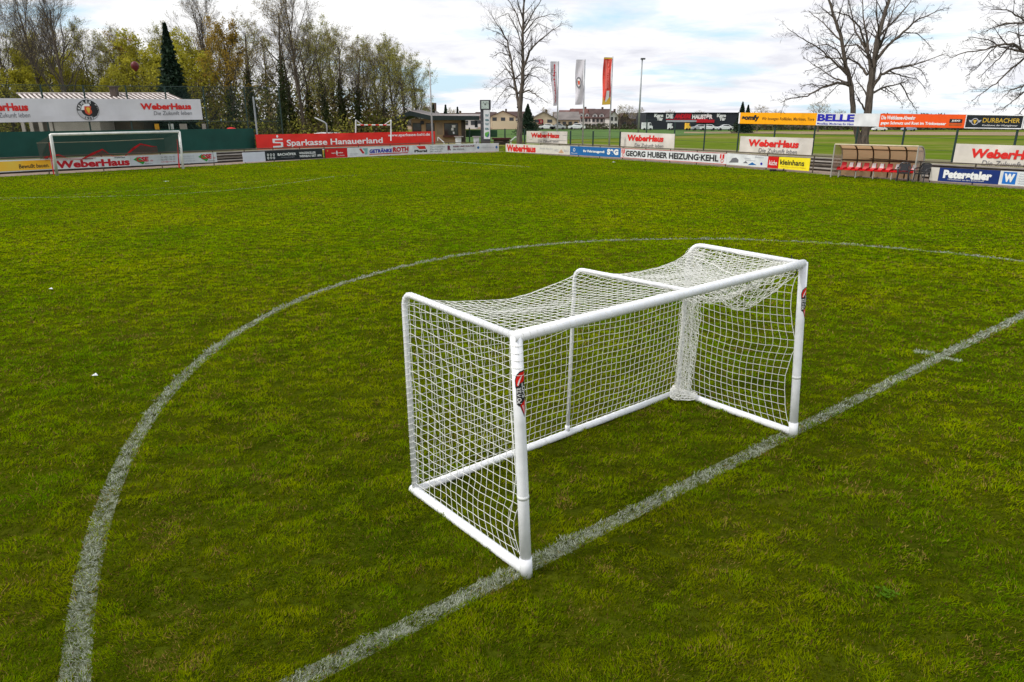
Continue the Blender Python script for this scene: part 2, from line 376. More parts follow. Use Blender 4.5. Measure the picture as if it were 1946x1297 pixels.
# ------------------------------------------------------------------ grass blades (uncountable)
def grass():
    rs = np.random.RandomState(11); NB = 2150000
    R0, R1 = 2.3, 82.0; e = .26                     # radial density n(r) ~ r^-1.62
    u = rs.rand(NB); r = (R0 ** e + u * (R1 ** e - R0 ** e)) ** (1 / e)
    th = (rs.rand(NB) - .5) * (1.54 + .95 * np.clip((16 - r) / 8, 0, 1))
    x = r * np.sin(th); y = r * np.cos(th)
    c1 = fnoise(x * 1.3 + 5, y * 1.3, 4); c2 = fnoise(x * 6 + y * 2.5 + 50, y * 9 - x * 2 + 9, 3); c3 = fnoise(x * .35 + 90, y * .35 + 3, 3)
    c4 = fnoise(x * 4 + 150, y * 4 + 9, 4)
    keep = (rs.rand(NB) < np.clip(1.35 - np.clip(.34 - c2, 0, 1) * 9, .10, 1))
    for poly, sg in ((PA, 1), (PB, 1)):
        inside = np.zeros(NB, bool)
        for i in range(len(poly) - 1):
            a, b = poly[i], poly[i + 1]; cr = (b.x - a.x) * (y - a.y) - (b.y - a.y) * (x - a.x); inside |= (cr > 0) & (np.arctan2(x, y) >= math.atan2(a.x, a.y)) & (np.arctan2(x, y) <= math.atan2(b.x, b.y))
        keep &= ~inside
    keep &= (r < 36) | (np.arctan2(x, y) > math.atan2(PA[0].x, PA[0].y))
    x, y, r, c1, c2, c3, c4 = [a[keep] for a in (x, y, r, c1, c2, c3, c4)]; n = len(x)
    ln = (0.016 + .014 * rs.rand(n)) * np.minimum(r / 3, 7) ** .40 * (.55 + .9 * c2) ; w = .0042 * (r / 3) ** .78 * 1.06
    ang = fnoise(x * 3 + 7, y * 3 + 70, 3) * 4 * PI + rs.randn(n) * 1.3
    lean = .35 + .85 * rs.rand(n) + .45 * np.clip((r - 5) / 15, 0, 1)
    hx, hy = np.cos(ang), np.sin(ang)
    dx_, dy_, dz_ = hx * np.sin(lean) * ln, hy * np.sin(lean) * ln, np.cos(lean) * ln
    fa = rs.rand(n) * 2 * PI; wx, wy = np.cos(fa) * w, np.sin(fa) * w
    z0 = np.maximum(0, (c2 - .33)) * .055
    V = np.empty((n, 4, 3), np.float32)
    V[:, 0] = np.stack([x - wx / 2, y - wy / 2, z0], 1); V[:, 1] = np.stack([x + wx / 2, y + wy / 2, z0], 1)
    V[:, 2] = np.stack([x + dx_ * .55 + wx * .38, y + dy_ * .55 + wy * .38, z0 + dz_ * .68], 1)
    V[:, 3] = np.stack([x + dx_, y + dy_, z0 + dz_], 1)
    # colour
    g1 = np.array([.062, .122, .0]); g2 = np.array([.118, .182, .0]); g3 = np.array([.195, .205, .0]); st = np.array([.34, .25, .06]); br = np.array([.15, .075, .03])
    t = np.clip(.5 + (c1 - .5) * 1.5 + rs.randn(n) * .28 * np.clip(1.2 - r / 40, .4, 1), 0, 1)[:, None]; t2 = np.clip((c3 - .3) / .4 * .50 + (c4 - .5) * 1.1 + rs.randn(n) * .22, 0, 1)[:, None]
    col = g1 * (1 - t) + g2 * t; col = col * (1 - t2) + g3 * t2
    cs = np.clip(1 - (r - 9) / 30, .35, 1)  # strength of the shade in gaps between clumps, put into the blade colour
    col = col * np.array([1.04, 1.10, 1]) * (1 + .68 * np.clip((r - 4) / 16, 0, 1))[:, None] * (1 + cs * (-.38 + .74 * np.clip((c2 - .28) / .40, 0, 1)))[:, None]  # blades brighten with distance: light on the far grass put into their colour
    dry = np.clip((fnoise(x * 5 + 11, y * 5 + 77, 4) - .65) * 7, 0, .7); s_ = rs.rand(n); col = np.where((s_ < (.045 + dry * .45) * np.clip(1.2 - r / 30, .25, 1))[:, None], st * (.6 + .6 * rs.rand(n))[:, None], col)
    col = np.where(((s_ > .97 - dry * .15))[:, None], br, col)
    ld = linedist(x, y); hw = .060 + .04 * (fnoise(x * 9, y * 9 + 40, 2) - .5)
    p = np.clip((hw - ld) / .03 + .5, 0, 1) * (.52 + .55 * np.clip(fnoise(x * 6 + 33, y * 6, 3) * 2.4 - .7, 0, 1)) * (1 + .8 * np.clip((r - 7) / 6, 0, 1))
    tdx = (T2 - T1).normalized(); sx = (x - T1.x) * tdx.x + (y - T1.y) * tdx.y; ex = np.abs(-(x - T1.x) * tdx.y + (y - T1.y) * tdx.x)
    p = np.where((sx > 0) & (sx < (T2 - T1).length) & (ex < .06), .95, p)
    wt = rs.rand(n) < p * .80
    wc = np.array([.60, .64, .52]) * (.40 + .62 * rs.rand(n))[:, None]
    col = np.where(wt[:, None], wc, col)
    me = bpy.data.meshes.new('grass')
    me.vertices.add(n * 4); me.vertices.foreach_set('co', V.reshape(-1))
    me.loops.add(n * 6); idx = (np.arange(n)[:, None] * 4 + np.array([0, 1, 2, 0, 2, 3])).reshape(-1)
    me.loops.foreach_set('vertex_index', idx.astype(np.int32)); me.polygons.add(n * 2)
    me.polygons.foreach_set('loop_start', np.arange(0, n * 6, 3, dtype=np.int32)); me.polygons.foreach_set('loop_total', np.full(n * 2, 3, np.int32))
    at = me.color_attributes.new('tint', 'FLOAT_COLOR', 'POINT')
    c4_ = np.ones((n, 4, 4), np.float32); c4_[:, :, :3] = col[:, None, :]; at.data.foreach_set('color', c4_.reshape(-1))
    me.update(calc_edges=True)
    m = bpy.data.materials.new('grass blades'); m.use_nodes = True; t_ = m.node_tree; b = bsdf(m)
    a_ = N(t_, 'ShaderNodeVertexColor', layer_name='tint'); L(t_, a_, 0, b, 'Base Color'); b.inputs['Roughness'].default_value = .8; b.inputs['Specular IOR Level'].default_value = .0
    tl = N(t_, 'ShaderNodeBsdfTranslucent'); L(t_, a_, 0, tl, 0); mx_ = N(t_, 'ShaderNodeMixShader'); mx_.inputs[0].default_value = .45
    L(t_, b, 0, mx_, 1); L(t_, tl, 0, mx_, 2); L(t_, mx_, 0, t_.nodes['Material Output'], 0)
    me.materials.append(m); o = bpy.data.objects.new('grass', me); COL.objects.link(o)
    tag(o, 'short mown grass of the pitch, dark and yellowish blades with white painted ones', 'grass', kind='stuff')
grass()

# ------------------------------------------------------------------ lettering
_tc = {}
def glyphs(txt, bold, res=3):
    k = (txt, bold)
    if k in _tc: return _tc[k]
    c = bpy.data.curves.new('t', 'FONT'); c.body = txt; c.size = 1; c.offset = bold; c.resolution_u = res; c.fill_mode = 'FRONT'
    o = bpy.data.objects.new('t', c); me = bpy.data.meshes.new_from_object(o)
    v = [tuple(q.co[:2]) for q in me.vertices]; f = [tuple(p.vertices) for p in me.polygons]
    bpy.data.objects.remove(o); bpy.data.curves.remove(c); bpy.data.meshes.remove(me)
    _tc[k] = (v, f); return _tc[k]
class Board:
    """a flat board; left edge at pixel column xl, right edge at xr, standing on a wall line"""
    def __init__(s, name, label, cat, line, xl, ytl, ybl, xr, ytr, ybr, m, th=.03, group=None, frame=None, parent=None):
        pl = WL(line, xl, (ytl + ybl) / 2); pr = WL(line, xr, (ytr + ybr) / 2)
        s.bl = Vector((pl.x, pl.y, zat(pl, ybl))); s.tl = Vector((pl.x, pl.y, zat(pl, ytl)))
        s.br = Vector((pr.x, pr.y, zat(pr, ybr))); s.tr = Vector((pr.x, pr.y, zat(pr, ytr)))
        e = s.br - s.bl; s.n = Vector((e.y, -e.x, 0)).normalized()
        if s.n.y > 0: s.n = -s.n
        q = MB(); b = -s.n * th
        q.hexa([s.bl, s.br, s.br + b, s.bl + b, s.tl, s.tr, s.tr + b, s.tl + b])
        if parent: s.o = q.build(name, m, parent)
        else:
            s.o = q.build(name, m); tag(s.o, label, cat, group)
            c = (s.bl + s.br) / 2
        s.w = e.length; s.h = (s.tl - s.bl).length
        if frame:
            fq = MB(); t = .04
            for a, c2 in ((s.bl, s.br), (s.tl, s.tr)): fq.tube([a + s.n * .01, c2 + s.n * .01], t * .7, 4)
            for a, c2 in ((s.bl, s.tl), (s.br, s.tr)): fq.tube([a + s.n * .01, c2 + s.n * .01], t * .7, 4)
            fq.build('edge_trim', frame, s.o)
    def P(s, u, v, off=.012):
        return (s.bl * (1 - u) + s.br * u) * (1 - v) + (s.tl * (1 - u) + s.tr * u) * v + s.n * off
    def text(s, txt, u0, u1, v0, v1, m, bold=0.0, shear=0.0, off=.012, rot=False, name='lettering'):
        v, f = glyphs(txt, bold)
        if not v: return
        if rot: v = [(q[1], -q[0]) for q in v] if rot > 0 else [(-q[1], q[0]) for q in v]
        xs = [q[0] for q in v]; ys = [q[1] for q in v]; x0, x1, y0, y1 = min(xs), max(xs), min(ys), max(ys)
        g = MB()
        for a, b in v:
            vv = (b - y0) / (y1 - y0); uu = (a - x0) / (x1 - x0)
            g.v.append(tuple(s.P(u0 + (u1 - u0) * uu + shear * vv * s.h * (v1 - v0) / s.w, v0 + (v1 - v0) * vv, off)))
        g.f = list(f); g.mi = [0] * len(f)
        return g.build(name, m, s.o)
    def poly(s, pts, m, off=.010, name='printed_mark'):
        g = MB(); g.v = [tuple(s.P(u, v, off)) for u, v in pts]; g.f = [tuple(range(len(pts)))]; g.mi = [0]; return g.build(name, m, s.o)
    def rect(s, u0, u1, v0, v1, m, off=.008, name='printed_panel'): return s.poly([(u0, v0), (u1, v0), (u1, v1), (u0, v1)], m, off, name)
    def disc(s, u, v, r, m, off=.01, n=24, a0=0, a1=2 * PI, r0=0, name='printed_mark'):
        k = s.w / s.h; A = [a0 + (a1 - a0) * i / n for i in range(n + 1)]
        o_ = [(u + r * math.cos(a) / k, v + r * math.sin(a)) for a in A]
        if r0: o_ += [(u + r0 * math.cos(a) / k, v + r0 * math.sin(a)) for a in reversed(A)]
        return s.poly(o_, m, off, name)
def arc_quads(b, u, v, r0, r1, m, off, a0=0, a1=2 * PI, n=40, name='printed_mark'):
    g = MB(); k = b.w / b.h
    for i in range(n):
        A, B = a0 + (a1 - a0) * i / n, a0 + (a1 - a0) * (i + 1) / n
        pt = lambda a, r: b.P(u + r * math.cos(a) / k, v + r * math.sin(a), off)
        g.quad(pt(A, r0), pt(A, r1), pt(B, r1), pt(B, r0))
    return g.build(name, m, b.o)
def crest(b, u, v, r):
    arc_quads(b, u, v, .0, r, black_ink, .012, name='crest')
    arc_quads(b, u, v, .62 * r, .97 * r, mat('crest grey', (.5, .5, .52), .5), .016, PI * 1.02, PI * 1.98)
    arc_quads(b, u, v, .0, .62 * r, white_ink, .018, 0, PI); arc_quads(b, u, v, .0, .62 * r, black_ink, .018, PI, 2 * PI)
    k = b.w / b.h; word = 'KEHLER FV'
    for i, ch in enumerate(word):
        if ch == ' ': continue
        a = PI * (1 - (i + .6) / (len(word) + .2)); cu, cv = r * .8 * math.cos(a), r * .8 * math.sin(a); rt = a - PI / 2
        vv, f = glyphs(ch, .02); g = MB(); s_ = r * .36
        for x, y in vv:
            x, y = (x - .3) * s_, (y - .35) * s_; g.v.append(tuple(b.P(u + (cu + x * math.cos(rt) - y * math.sin(rt)) / k, v + cv + x * math.sin(rt) + y * math.cos(rt), .022)))
        g.f = list(f); g.mi = [0] * len(f); g.build('lettering', white_ink, b.o)
    for i, ch in enumerate('1907'):
        a = PI * 1.5 + (i - 1.5) * .30; cu, cv = r * .8 * math.cos(a), r * .8 * math.sin(a); rt = a + PI / 2
        vv, f = glyphs(ch, .03); g = MB(); s_ = r * .36
        for x, y in vv:
            x, y = (x - .3) * s_, (y - .35) * s_; g.v.append(tuple(b.P(u + (cu + x * math.cos(rt) - y * math.sin(rt)) / k, v + cv + x * math.sin(rt) + y * math.cos(rt), .022)))
        g.f = list(f); g.mi = [0] * len(f); g.build('lettering', black_ink, b.o)
    sh = [(-.30, .36), (.30, .36), (.34, 0), (.30, -.3), (0, -.5), (-.30, -.3), (-.34, 0)]
    b.poly([(u + x * r / k, v + y * r) for x, y in sh], mat('crest orange', S(214, 84, 50), .5), .026)
    b.poly([(u + x * r / k, v + y * r) for x, y in [(-.17, .18), (0, .28), (.17, .18), (.14, -.05), (.02, -.38), (-.14, -.05)]], mat('crest yellow', S(224, 186, 60), .5), .030)
LA = offset(PA, .10); LB = offset(PB, .10)
# ---- railing behind the boards
def railing(P, lb, y_rail, stub=3.0):
    t = thing('railing', lb, 'railing', tuple(P[3]))
    q = MB(); o = offset(P, .16); tot = 0
    for z in (.95, .50):
        q.tube([Vector((p.x, p.y, z)) for p in o], .03, 6)
    q.build('rail', rust_steel, t)
    for i in range(len(o) - 1):
        a, b = o[i], o[i + 1]; n = max(1, int((b - a).length / 2.4))
        for k in range(n):
            c = a.lerp(b, k / n); g = MB(); g.tube([Vector((c.x, c.y, 0)), Vector((c.x, c.y, .98))], .035, 6); g.build('post', rust_steel, t)
    return t
railing(PA, 'low brown pipe railing carrying the left row of advertising boards', 0)
railing(PB, 'low brown pipe railing carrying the right row of advertising boards', 0)
GB = 'advertising boards along the pitch'
def small(b, txt, u0, u1, v0, v1, m=pale_ink, **k): b.text(txt, u0, u1, v0, v1, m, **k)
b = Board('advertising_board', 'yellow board reading "Bewußt bauen." left of the far goal', 'advertising board', LA, -60, 308, 331.5, 101, 302.4, 322.6, paint_white, group=GB)
b.rect(.02, .975, .08, .92, amber_paint); b.text('Bewußt bauen.', .57, .945, .25, .62, black_ink, .02, .1)
b = Board('advertising_board', 'white board with huge dark red lettering behind the left post of the far goal', 'advertising board', LA, 101.3, 302.4, 322.6, 248, 296.9, 315.8, paint_white, group=GB)
b.text('WeberHaus', .03, .985, .08, .80, dkred_ink, .045); b.text('Weberhaus', .36, .50, .83, .97, black_ink, .02, .2); b.text('Weberhaus', .78, .93, .83, .97, black_ink, .02, .2)
b = Board('advertising_board', 'pale board with two red and green diamond logos behind the far goal', 'advertising board', LA, 248.3, 296.9, 315.8, 412, 289.9, 308.4, mat('pale grey board paint', (.60, .62, .66), .45, var=.05), group=GB)
for u in (.03, .77):
    b.poly([(u, .62), (u + .045, .88), (u + .12, .35), (u + .095, .10)], green_ink); b.text('CSE', u + .03, u + .16, .38, .86, dkred_ink, .05, .1, off=.02)
    small(b, '.de', u + .175, u + .21, .38, .56, dkred_ink); small(b, 'Elektro', u + .12, u + .20, .12, .24, grey_ink)
for i, tx in enumerate(('Tel. 07851 / 936 190', 'Fax 07851 / 930 193', 'info@cse.de')): small(b, tx, .33, .49, .66 - .24 * i, .82 - .24 * i, dkred_ink if i == 2 else grey_ink)
for i, tx in enumerate(('Elektrotechnik', 'Computernetzwerke', 'Service')): small(b, tx, .56, .72, .66 - .24 * i, .82 - .24 * i)
b = Board('advertising_board', 'plain unprinted white board between the railing gap and the black board', 'advertising board', LA, 461.7, 290.6, 309.1, 504, 288.6, 307.0, mat('lilac white board paint', (.66, .67, .76), .45, var=.04), group=GB)
b = Board('advertising_board', 'black board with white lettering and a beer glass under the long red banner', 'advertising board', LA, 504.3, 287.9, 306.6, 618, 283.6, 301.0, black_paint, group=GB)
b.text('BACHÖFER', .19, .49, .48, .80, white_ink, .03); small(b, 'Ferienwohnungen', .24, .46, .24, .36)
b.text('WINZERKELLER', .54, .83, .55, .78, white_ink, .03); b.text('WEINBAU SEIT 1896', .54, .93, .22, .46, white_ink, .03)
for i in range(6): b.disc(.04 + .045 * (i % 3), .62 - .32 * (i // 3), .13, white_ink, r0=.07, n=12)
b.poly([(.95, .9), (.985, .9), (.98, .1), (.955, .1)], yellow_ink); b.poly([(.95, .9), (.985, .9), (.985, 1.0), (.95, 1.0)], white_ink, .014); b.poly([(.968, .5), (.983, .55), (.978, .2), (.965, .15)], green_ink, .016)
b = Board('advertising_board', 'small red board with a white cross mark beside the black board', 'advertising board', LA, 618.3, 283.6, 301.0, 660, 281.6, 299.0, red_paint, group=GB)
b.text('apotheke', .27, .80, .42, .60, white_ink, .02); b.rect(.49, .54, .30, .75, white_ink, .014); b.disc(.1, .78, .08, yellow_ink); small(b, 'am markt', .5, .86, .16, .30, white_ink)
b = Board('advertising_board', 'white board with blue and red underlined lettering and a small red bird', 'advertising board', LA, 660.3, 281.6, 299.0, 783, 276.9, 293.2, paint_white, group=GB)
b.text('GETRÄNKE', .32, .67, .32, .82, blue_ink, .05, .15); b.text('ROTH', .685, .94, .32, .90, dkred_ink, .06, .05); b.rect(.32, .93, .14, .24, dkred_ink)
b.poly([(.17, .85), (.2, .9), (.25, .35), (.22, .30)], dkred_ink); b.poly([(.22, .9), (.30, .9), (.29, .2), (.25, .2), (.26, .5)], mat('teal ink', (.25, .5, .5), .5), .008)
small(b, 'Hanauer Landstrasse', .03, .15, .3, .42); small(b, 'Kehl am Rhein', .03, .13, .14, .26)
b = Board('advertising_board', 'white board with a red flag mark over a short black word and small grey lines', 'advertising board', LA, 783.3, 276.9, 293.2, 849, 274.9, 290.8, paint_white, group=GB)
b.text('Plural', .06, .42, .18, .48, black_ink, .05); b.poly([(.12, .9), (.36, .92), (.40, .55), (.20, .55)], red_ink)
for i, tx in enumerate(('Personalservice', 'Fachkraft', 'Kehl')): small(b, tx, .52, .95 - .06 * i, .68 - .27 * i, .84 - .27 * i, grey_ink)
b = Board('advertising_board', 'white board with a dark red R and two small text lines', 'advertising board', LA, 849.3, 274.9, 290.8, 903, 273.1, 288.9, paint_white, group=GB)
b.text('R', .02, .14, .28, .86, mat('maroon ink', (.18, .02, .04), .5), .07); b.text('REISE UND KULTUR', .22, .98, .62, .82, mat('maroon ink', (.18, .02, .04), .5), .04); b.text('IN KEHL', .22, .62, .28, .46, grey_ink, .03)
b = Board('advertising_board', 'white board with two blue dots at the end of the left row', 'advertising board', LA, 903.3, 273.1, 288.9, 948, 272.2, 287.8, paint_white, group=GB)
b.disc(.12, .5, .16, blue_paint); b.disc(.9, .5, .16, blue_paint); small(b, 'Steuerberatung', .25, .78, .42, .58)
# right row
b = Board('advertising_board', 'cream board with big red lettering at the start of the right row', 'advertising board', LB, 961, 273.2, 288.9, 1083, 278.2, 294.4, mat('warm white board paint', (.70, .67, .60), .45, var=.06), group=GB)
b.text('WeberHaus', .02, .50, .06, .90, red_ink, .05); small(b, 'Jetzt bauen', .56, .76, .45, .70); b.poly([(.84, .15), (.92, .15), (.88, .6)], mat('peach ink', (.65, .4, .25), .5)); small(b, 'HAUS', .78, .84, .3, .6); small(b, 'BAU', .92, .98, .3, .6)
b = Board('advertising_board', 'blue board with white lettering between the cream board and the long white one', 'advertising board', LB, 1083.3, 278.2, 294.4, 1179.5, 282.2, 299.9, blue_paint, group=GB)
b.text('Ihr Fahrzeugprofi', .28, .70, .32, .66, white_ink, .05); b.text('S&G', .75, .96, .24, .88, white_ink, .07); b.disc(.09, .6, .2, white_ink, r0=.13); small(b, 'Mercedes', .03, .16, .14, .28, white_ink)
b = Board('advertising_board', 'long white board with large black capitals across it and red marks at both ends', 'advertising board', LB, 1179.8, 282.2, 299.9, 1381, 291.8, 312.9, paint_white, group=GB)
b.text('GEORG HUBER HEIZUNG·KEHL', .055, .935, .20, .80, black_ink, .035)
for u in (.008, .945):
    b.rect(u, u + .012, .5, .9, red_ink); b.rect(u + .02, u + .035, .5, .9, red_ink); b.disc(u + .02, .3, .18, red_ink, r0=.12)
for v in (.0, .965): b.rect(0, 1, v, v + .035, red_ink)
b = Board('advertising_board', 'white board with small grey and blue pictures left of the red square', 'advertising board', LB, 1381.3, 291.8, 312.9, 1459, 297.6, 319.0, paint_white, group=GB)
b.poly([(.06, .2), (.30, .25), (.30, .5), (.24, .68), (.14, .6), (.10, .35)], grey_ink); b.poly([(.42, .25), (.48, .45), (.54, .25)], grey_ink); b.poly([(.54, .1), (.64, .38), (.75, .15)], blue_paint)
b.disc(.86, .3, .12, blue_ink); small(b, 'Dachdecker', .45, .6, .62, .74); small(b, 'Blechnerei', .7, .9, .8, .92); small(b, 'Kehl-Bodersweier', .48, .72, .48, .58)
b = Board('advertising_board', 'bright yellow board with a red square at its left end and thin black lettering', 'advertising board', LB, 1459.3, 297.6, 319.0, 1538.5, 301.3, 325.6, yellow_paint, group=GB)
b.rect(0, .27, 0, 1, red_paint); b.text('küche', .04, .235, .25, .68, white_ink, .01, off=.02); b.text('kleinhans', .31, .88, .36, .80, black_ink, .015, off=.02); small(b, 'Schreinerei Küchen Möbel', .33, .92, .16, .26, yellow_ink)
b = Board('advertising_board', 'navy blue board with one big white word right of the team shelter', 'advertising board', LB, 1768.2, 318.2, 343.2, 1899, 324.8, 351.0, navy_paint, group=GB)
b.rect(0, .13, 0, 1, cream, .014); b.text('Peterstaler', .20, .90, .24, .86, white_ink, .06); small(b, 'Mineralwasser aus dem Schwarzwald', .28, .80, .12, .22, white_ink)
b = Board('advertising_board', 'white board with a white W on a bright blue square at the right edge', 'advertising board', LB, 1899.4, 324.8, 351.0, 2010, 330.6, 359.0, paint_white, group=GB)
b.rect(.06, .30, .08, .94, sky_paint); b.text('W', .085, .275, .22, .82, white_ink, .08, off=.02)
for i in range(5): small(b, 'Volksbank Lahr Kehl', .34, .9, .80 - .17 * i, .90 - .17 * i)

# ------------------------------------------------------------------ left fence: ball net, screen, banners
fa = thing('ball_catch_fence', 'tall green wire fence behind the far goal carrying the white banner', 'fence', tuple(FA[2]))
nl = [p for p in offset(PA, 5.95)]
def post(px, yt, line, z0, r, m, parent, name='post'):
    p = WL(line, px, yt); zt = zat(p, yt); g = MB(); g.tube([(p.x, p.y, z0), (p.x, p.y, zt)], r, 8); return g.build(name, m, parent)
for px, yt in ((-45, 160), (76, 161), (157, 162), (238, 162.5), (312, 163.5), (385, 164.5), (463, 165.5), (529, 166.5)): post(px, yt, nl, ZT, .05, green_steel, fa)
g = MB()
for ya, yb in ((161, 167), (232.5, 231)):
    pts = []
    for px, f in ((-45, 0), (76, .21), (157, .36), (238, .49), (312, .62), (385, .75), (463, .89), (529, 1)):
        p = WL(nl, px, ya + (yb - ya) * f); pts.append(p)
    g.tube(pts, .02, 5)
g.build('top_wire', green_steel, fa)
net_m = bpy.data.materials.new('dark green chain mesh'); net_m.use_nodes = True
def mesh_alpha(m, col, dens, sx=30.0):
    t = m.node_tree; b = bsdf(m); b.inputs['Base Color'].default_value = col + (1,); b.inputs['Roughness'].default_value = .7
    tc = N(t, 'ShaderNodeTexCoord'); sp_ = N(t, 'ShaderNodeSeparateXYZ'); L(t, tc, 'Object', sp_, 0)
    def stripe(o1, k1, o2, k2):
        a = N(t, 'ShaderNodeMath', operation='MULTIPLY'); L(t, sp_, o1, a, 0); a.inputs[1].default_value = k1
        c = N(t, 'ShaderNodeMath', operation='MULTIPLY_ADD'); L(t, sp_, o2, c, 0); c.inputs[1].default_value = k2; L(t, a, 0, c, 2)
        f = N(t, 'ShaderNodeMath', operation='FRACT'); L(t, c, 0, f, 0); g_ = N(t, 'ShaderNodeMath', operation='LESS_THAN'); L(t, f, 0, g_, 0); g_.inputs[1].default_value = dens; return g_
    a, c = stripe(1, sx, 2, sx), stripe(1, sx, 2, -sx); mx_ = N(t, 'ShaderNodeMath', operation='MAXIMUM'); L(t, a, 0, mx_, 0); L(t, c, 0, mx_, 1)
    tr = N(t, 'ShaderNodeBsdfTransparent'); ms = N(t, 'ShaderNodeMixShader'); L(t, mx_, 0, ms, 0); L(t, tr, 0, ms, 1); L(t, b, 0, ms, 2); L(t, ms, 0, t.nodes['Material Output'], 0)
mesh_alpha(net_m, (.03, .07, .06), .07, 12)
g = MB(); prev = None
for px, yt in ((-45, 161), (76, 162), (157, 163), (238, 163.5), (312, 164.5), (385, 165.5), (463, 166.5), (529, 167)):
    p = WL(nl, px, yt); c = (Vector((p.x, p.y, ZT)), p)
    if prev: g.quad(prev[0], c[0], c[1], prev[1])
    prev = c
g.build('wire_mesh', net_m, fa)
g = MB(); p = WL(offset(PA, 5.5), 481, 184); g.tube([(p.x, p.y, ZT), (p.x, p.y, p.z)], .07, 8)
tag(g.build('steel_post', grey_steel), 'plain grey steel post at the left end of the red banner', 'post')
# privacy screen: wavy fabric sheet with thickness
def cloth(name, lb, cat, line, xs, top, bot, m, amp=.03, th=.02, n=60, seed=1, group=None):
    rr = random.Random(seed); q = MB(); F = []; x0, x1 = xs[0], xs[-1]
    for i in range(n + 1):
        px = x0 + (x1 - x0) * i / n; yt = np.interp(px, xs, top); yb = np.interp(px, xs, bot)
        p = WL(line, px, (yt + yb) / 2); F.append((Vector((p.x, p.y, zat(p, yt))), Vector((p.x, p.y, zat(p, yb)))))
    e = F[-1][0] - F[0][0]; nn = Vector((e.y, -e.x, 0)).normalized()
    if nn.y > 0: nn = -nn
    rows = 4; grid = []
    for i, (t_, b_) in enumerate(F):
        colm = []
        for k in range(rows + 1):
            f = k / rows; w = mnoise.noise(Vector((i * .33, f * 1.2, seed * 3.1))) * amp * (1 if 0 < k < rows else .4)
            colm.append(b_.lerp(t_, f) + nn * w)
        grid.append(colm)
    for side in (0, 1):
        o = -nn * th * side
        for i in range(n):
            for k in range(rows):
                a, b, c, d = grid[i][k] + o, grid[i + 1][k] + o, grid[i + 1][k + 1] + o, grid[i][k + 1] + o
                q.quad(a, b, c, d) if not side else q.quad(d, c, b, a)
    ob = q.build(name, m); tag(ob, lb, cat, group)
    bb = Board.__new__(Board); bb.bl, bb.tl, bb.br, bb.tr = F[0][1], F[0][0], F[-1][1], F[-1][0]; bb.n = nn; bb.o = ob; bb.w = e.length; bb.h = (bb.tl - bb.bl).length
    bb._g = grid
    def P(u, v, off=.012, G_=grid, n=n, nn=nn, rows=rows):
        i = min(max(u, 0), .9999) * n; i0 = int(i); f = i - i0; k = min(max(v, 0), .9999) * rows; k0 = int(k); h = k - k0
        a = G_[i0][k0].lerp(G_[i0 + 1][k0], f); b = G_[i0][k0 + 1].lerp(G_[i0 + 1][k0 + 1], f); return a.lerp(b, h) + nn * (off + .012)
    bb.P = P
    return bb
cloth('privacy_screen', 'long dark green fabric screen hung on the fence behind the far goal', 'privacy screen', offset(PA, 5.75), (-60, 0, 240, 484), (252, 251.5, 247.5, 244.5), (304.5, 302.5, 294.5, 285.5), screen_green, .05)
b = cloth('banner', 'long white banner with red lettering and a round crest high on the ball fence', 'banner', offset(PA, 5.7), (-190, 0, 383), (184.5, 187, 189), (237.5, 233.2, 227.8), banner_w, .05, n=80, seed=4)
U = lambda px: (px + 190) / 573.0
b.text('WeberHaus', U(-46), U(54), .47, .80, red_ink, .045); b.text('Die Zukunft leben', U(-22), U(54.5), .20, .40, grey_ink, .0, .08)
b.text('WeberHaus', U(267.5), U(364), .50, .80, red_ink, .045); b.text('Die Zukunft leben', U(291), U(363), .24, .43, grey_ink, .0, .08)
crest(b, U(167), .50, .46)
b = cloth('banner', 'long red banner with big white lettering below the wood', 'banner', offset(PA, 5.2), (487, 620, 827), (256.2, 254, 249.8), (285.5, 280.5, 273.8), red_banner, .06, n=60, seed=9)
U = lambda px: (px - 487) / 340.0
b.text('Sparkasse Hanauerland', U(544), U(727), .06, .62, white_ink, .022); b.text('www.sparkasse-kehl.de', U(737), U(817), .60, .88, white_ink, .02)
for pts in ([(518, .70), (537, .70), (537, .60), (522, .60)], [(518, .70), (522, .66), (522, .42), (518, .46)], [(518, .50), (537, .46), (537, .38), (518, .42)], [(533, .42), (537, .44), (537, .14), (533, .18)], [(518, .22), (537, .24), (535, .12), (518, .12)]):
    b.poly([(U(x), v) for x, v in pts], white_ink)
b.disc(U(527.5), .86, .09, white_ink, n=12)
# red parasol top, posts, etc above the screen
def dome(c, r, h, n=16): return [(r, 0), (r * .92, h * .35), (r * .6, h * .8), (.03, h)]
p = WL(offset(PA, 9.0), 440, 247); t = thing('parasol', 'closed-off red parasol top showing just above the green screen', 'parasol', (p.x, p.y, 0)); g = MB()
g.lathe((p.x, p.y, p.z - .05), dome(p, .45, .25)); g.build('canopy', red_paint, t, True); g = MB(); g.tube([(p.x, p.y, 0), (p.x, p.y, p.z)], .03, 6); g.build('pole', grey_steel, t)
# ------------------------------------------------------------------ right fence with signs
fb = thing('wire_fence', 'tall dark green post and wire fence along the right side of the pitch', 'fence', tuple(FB[3]))
FBP = offset(PB, 5.08)
tops = [(1230, 227), (1283.5, 232), (1341, 236), (1405.5, 236), (1474, 237), (1550, 238), (1631, 240), (1720.5, 240), (1821, 243), (1935, 243), (2060, 246)]
for px, yt in tops: post(px, yt, FBP, .55, .055, green_steel, fb)
low = [(892, 243), (959.6, 245), (997, 246), (1084.5, 248.5), (1127.5, 249.5), (1179, 250.5)]
fl = thing('low_fence', 'low dark fence posts and wires behind the flag poles', 'fence', tuple(FB[0]))
FLA = [Vector((p.x, p.y, 0)) for p in (G(860, 270, .65), G(1000, 273, .65), G(1180, 281, .65))]
for px, yt in low: post(px, yt, FLA, .6, .07, green_steel, fl)
for z in (.9, 1.4, 1.85):
    pass
g = MB()
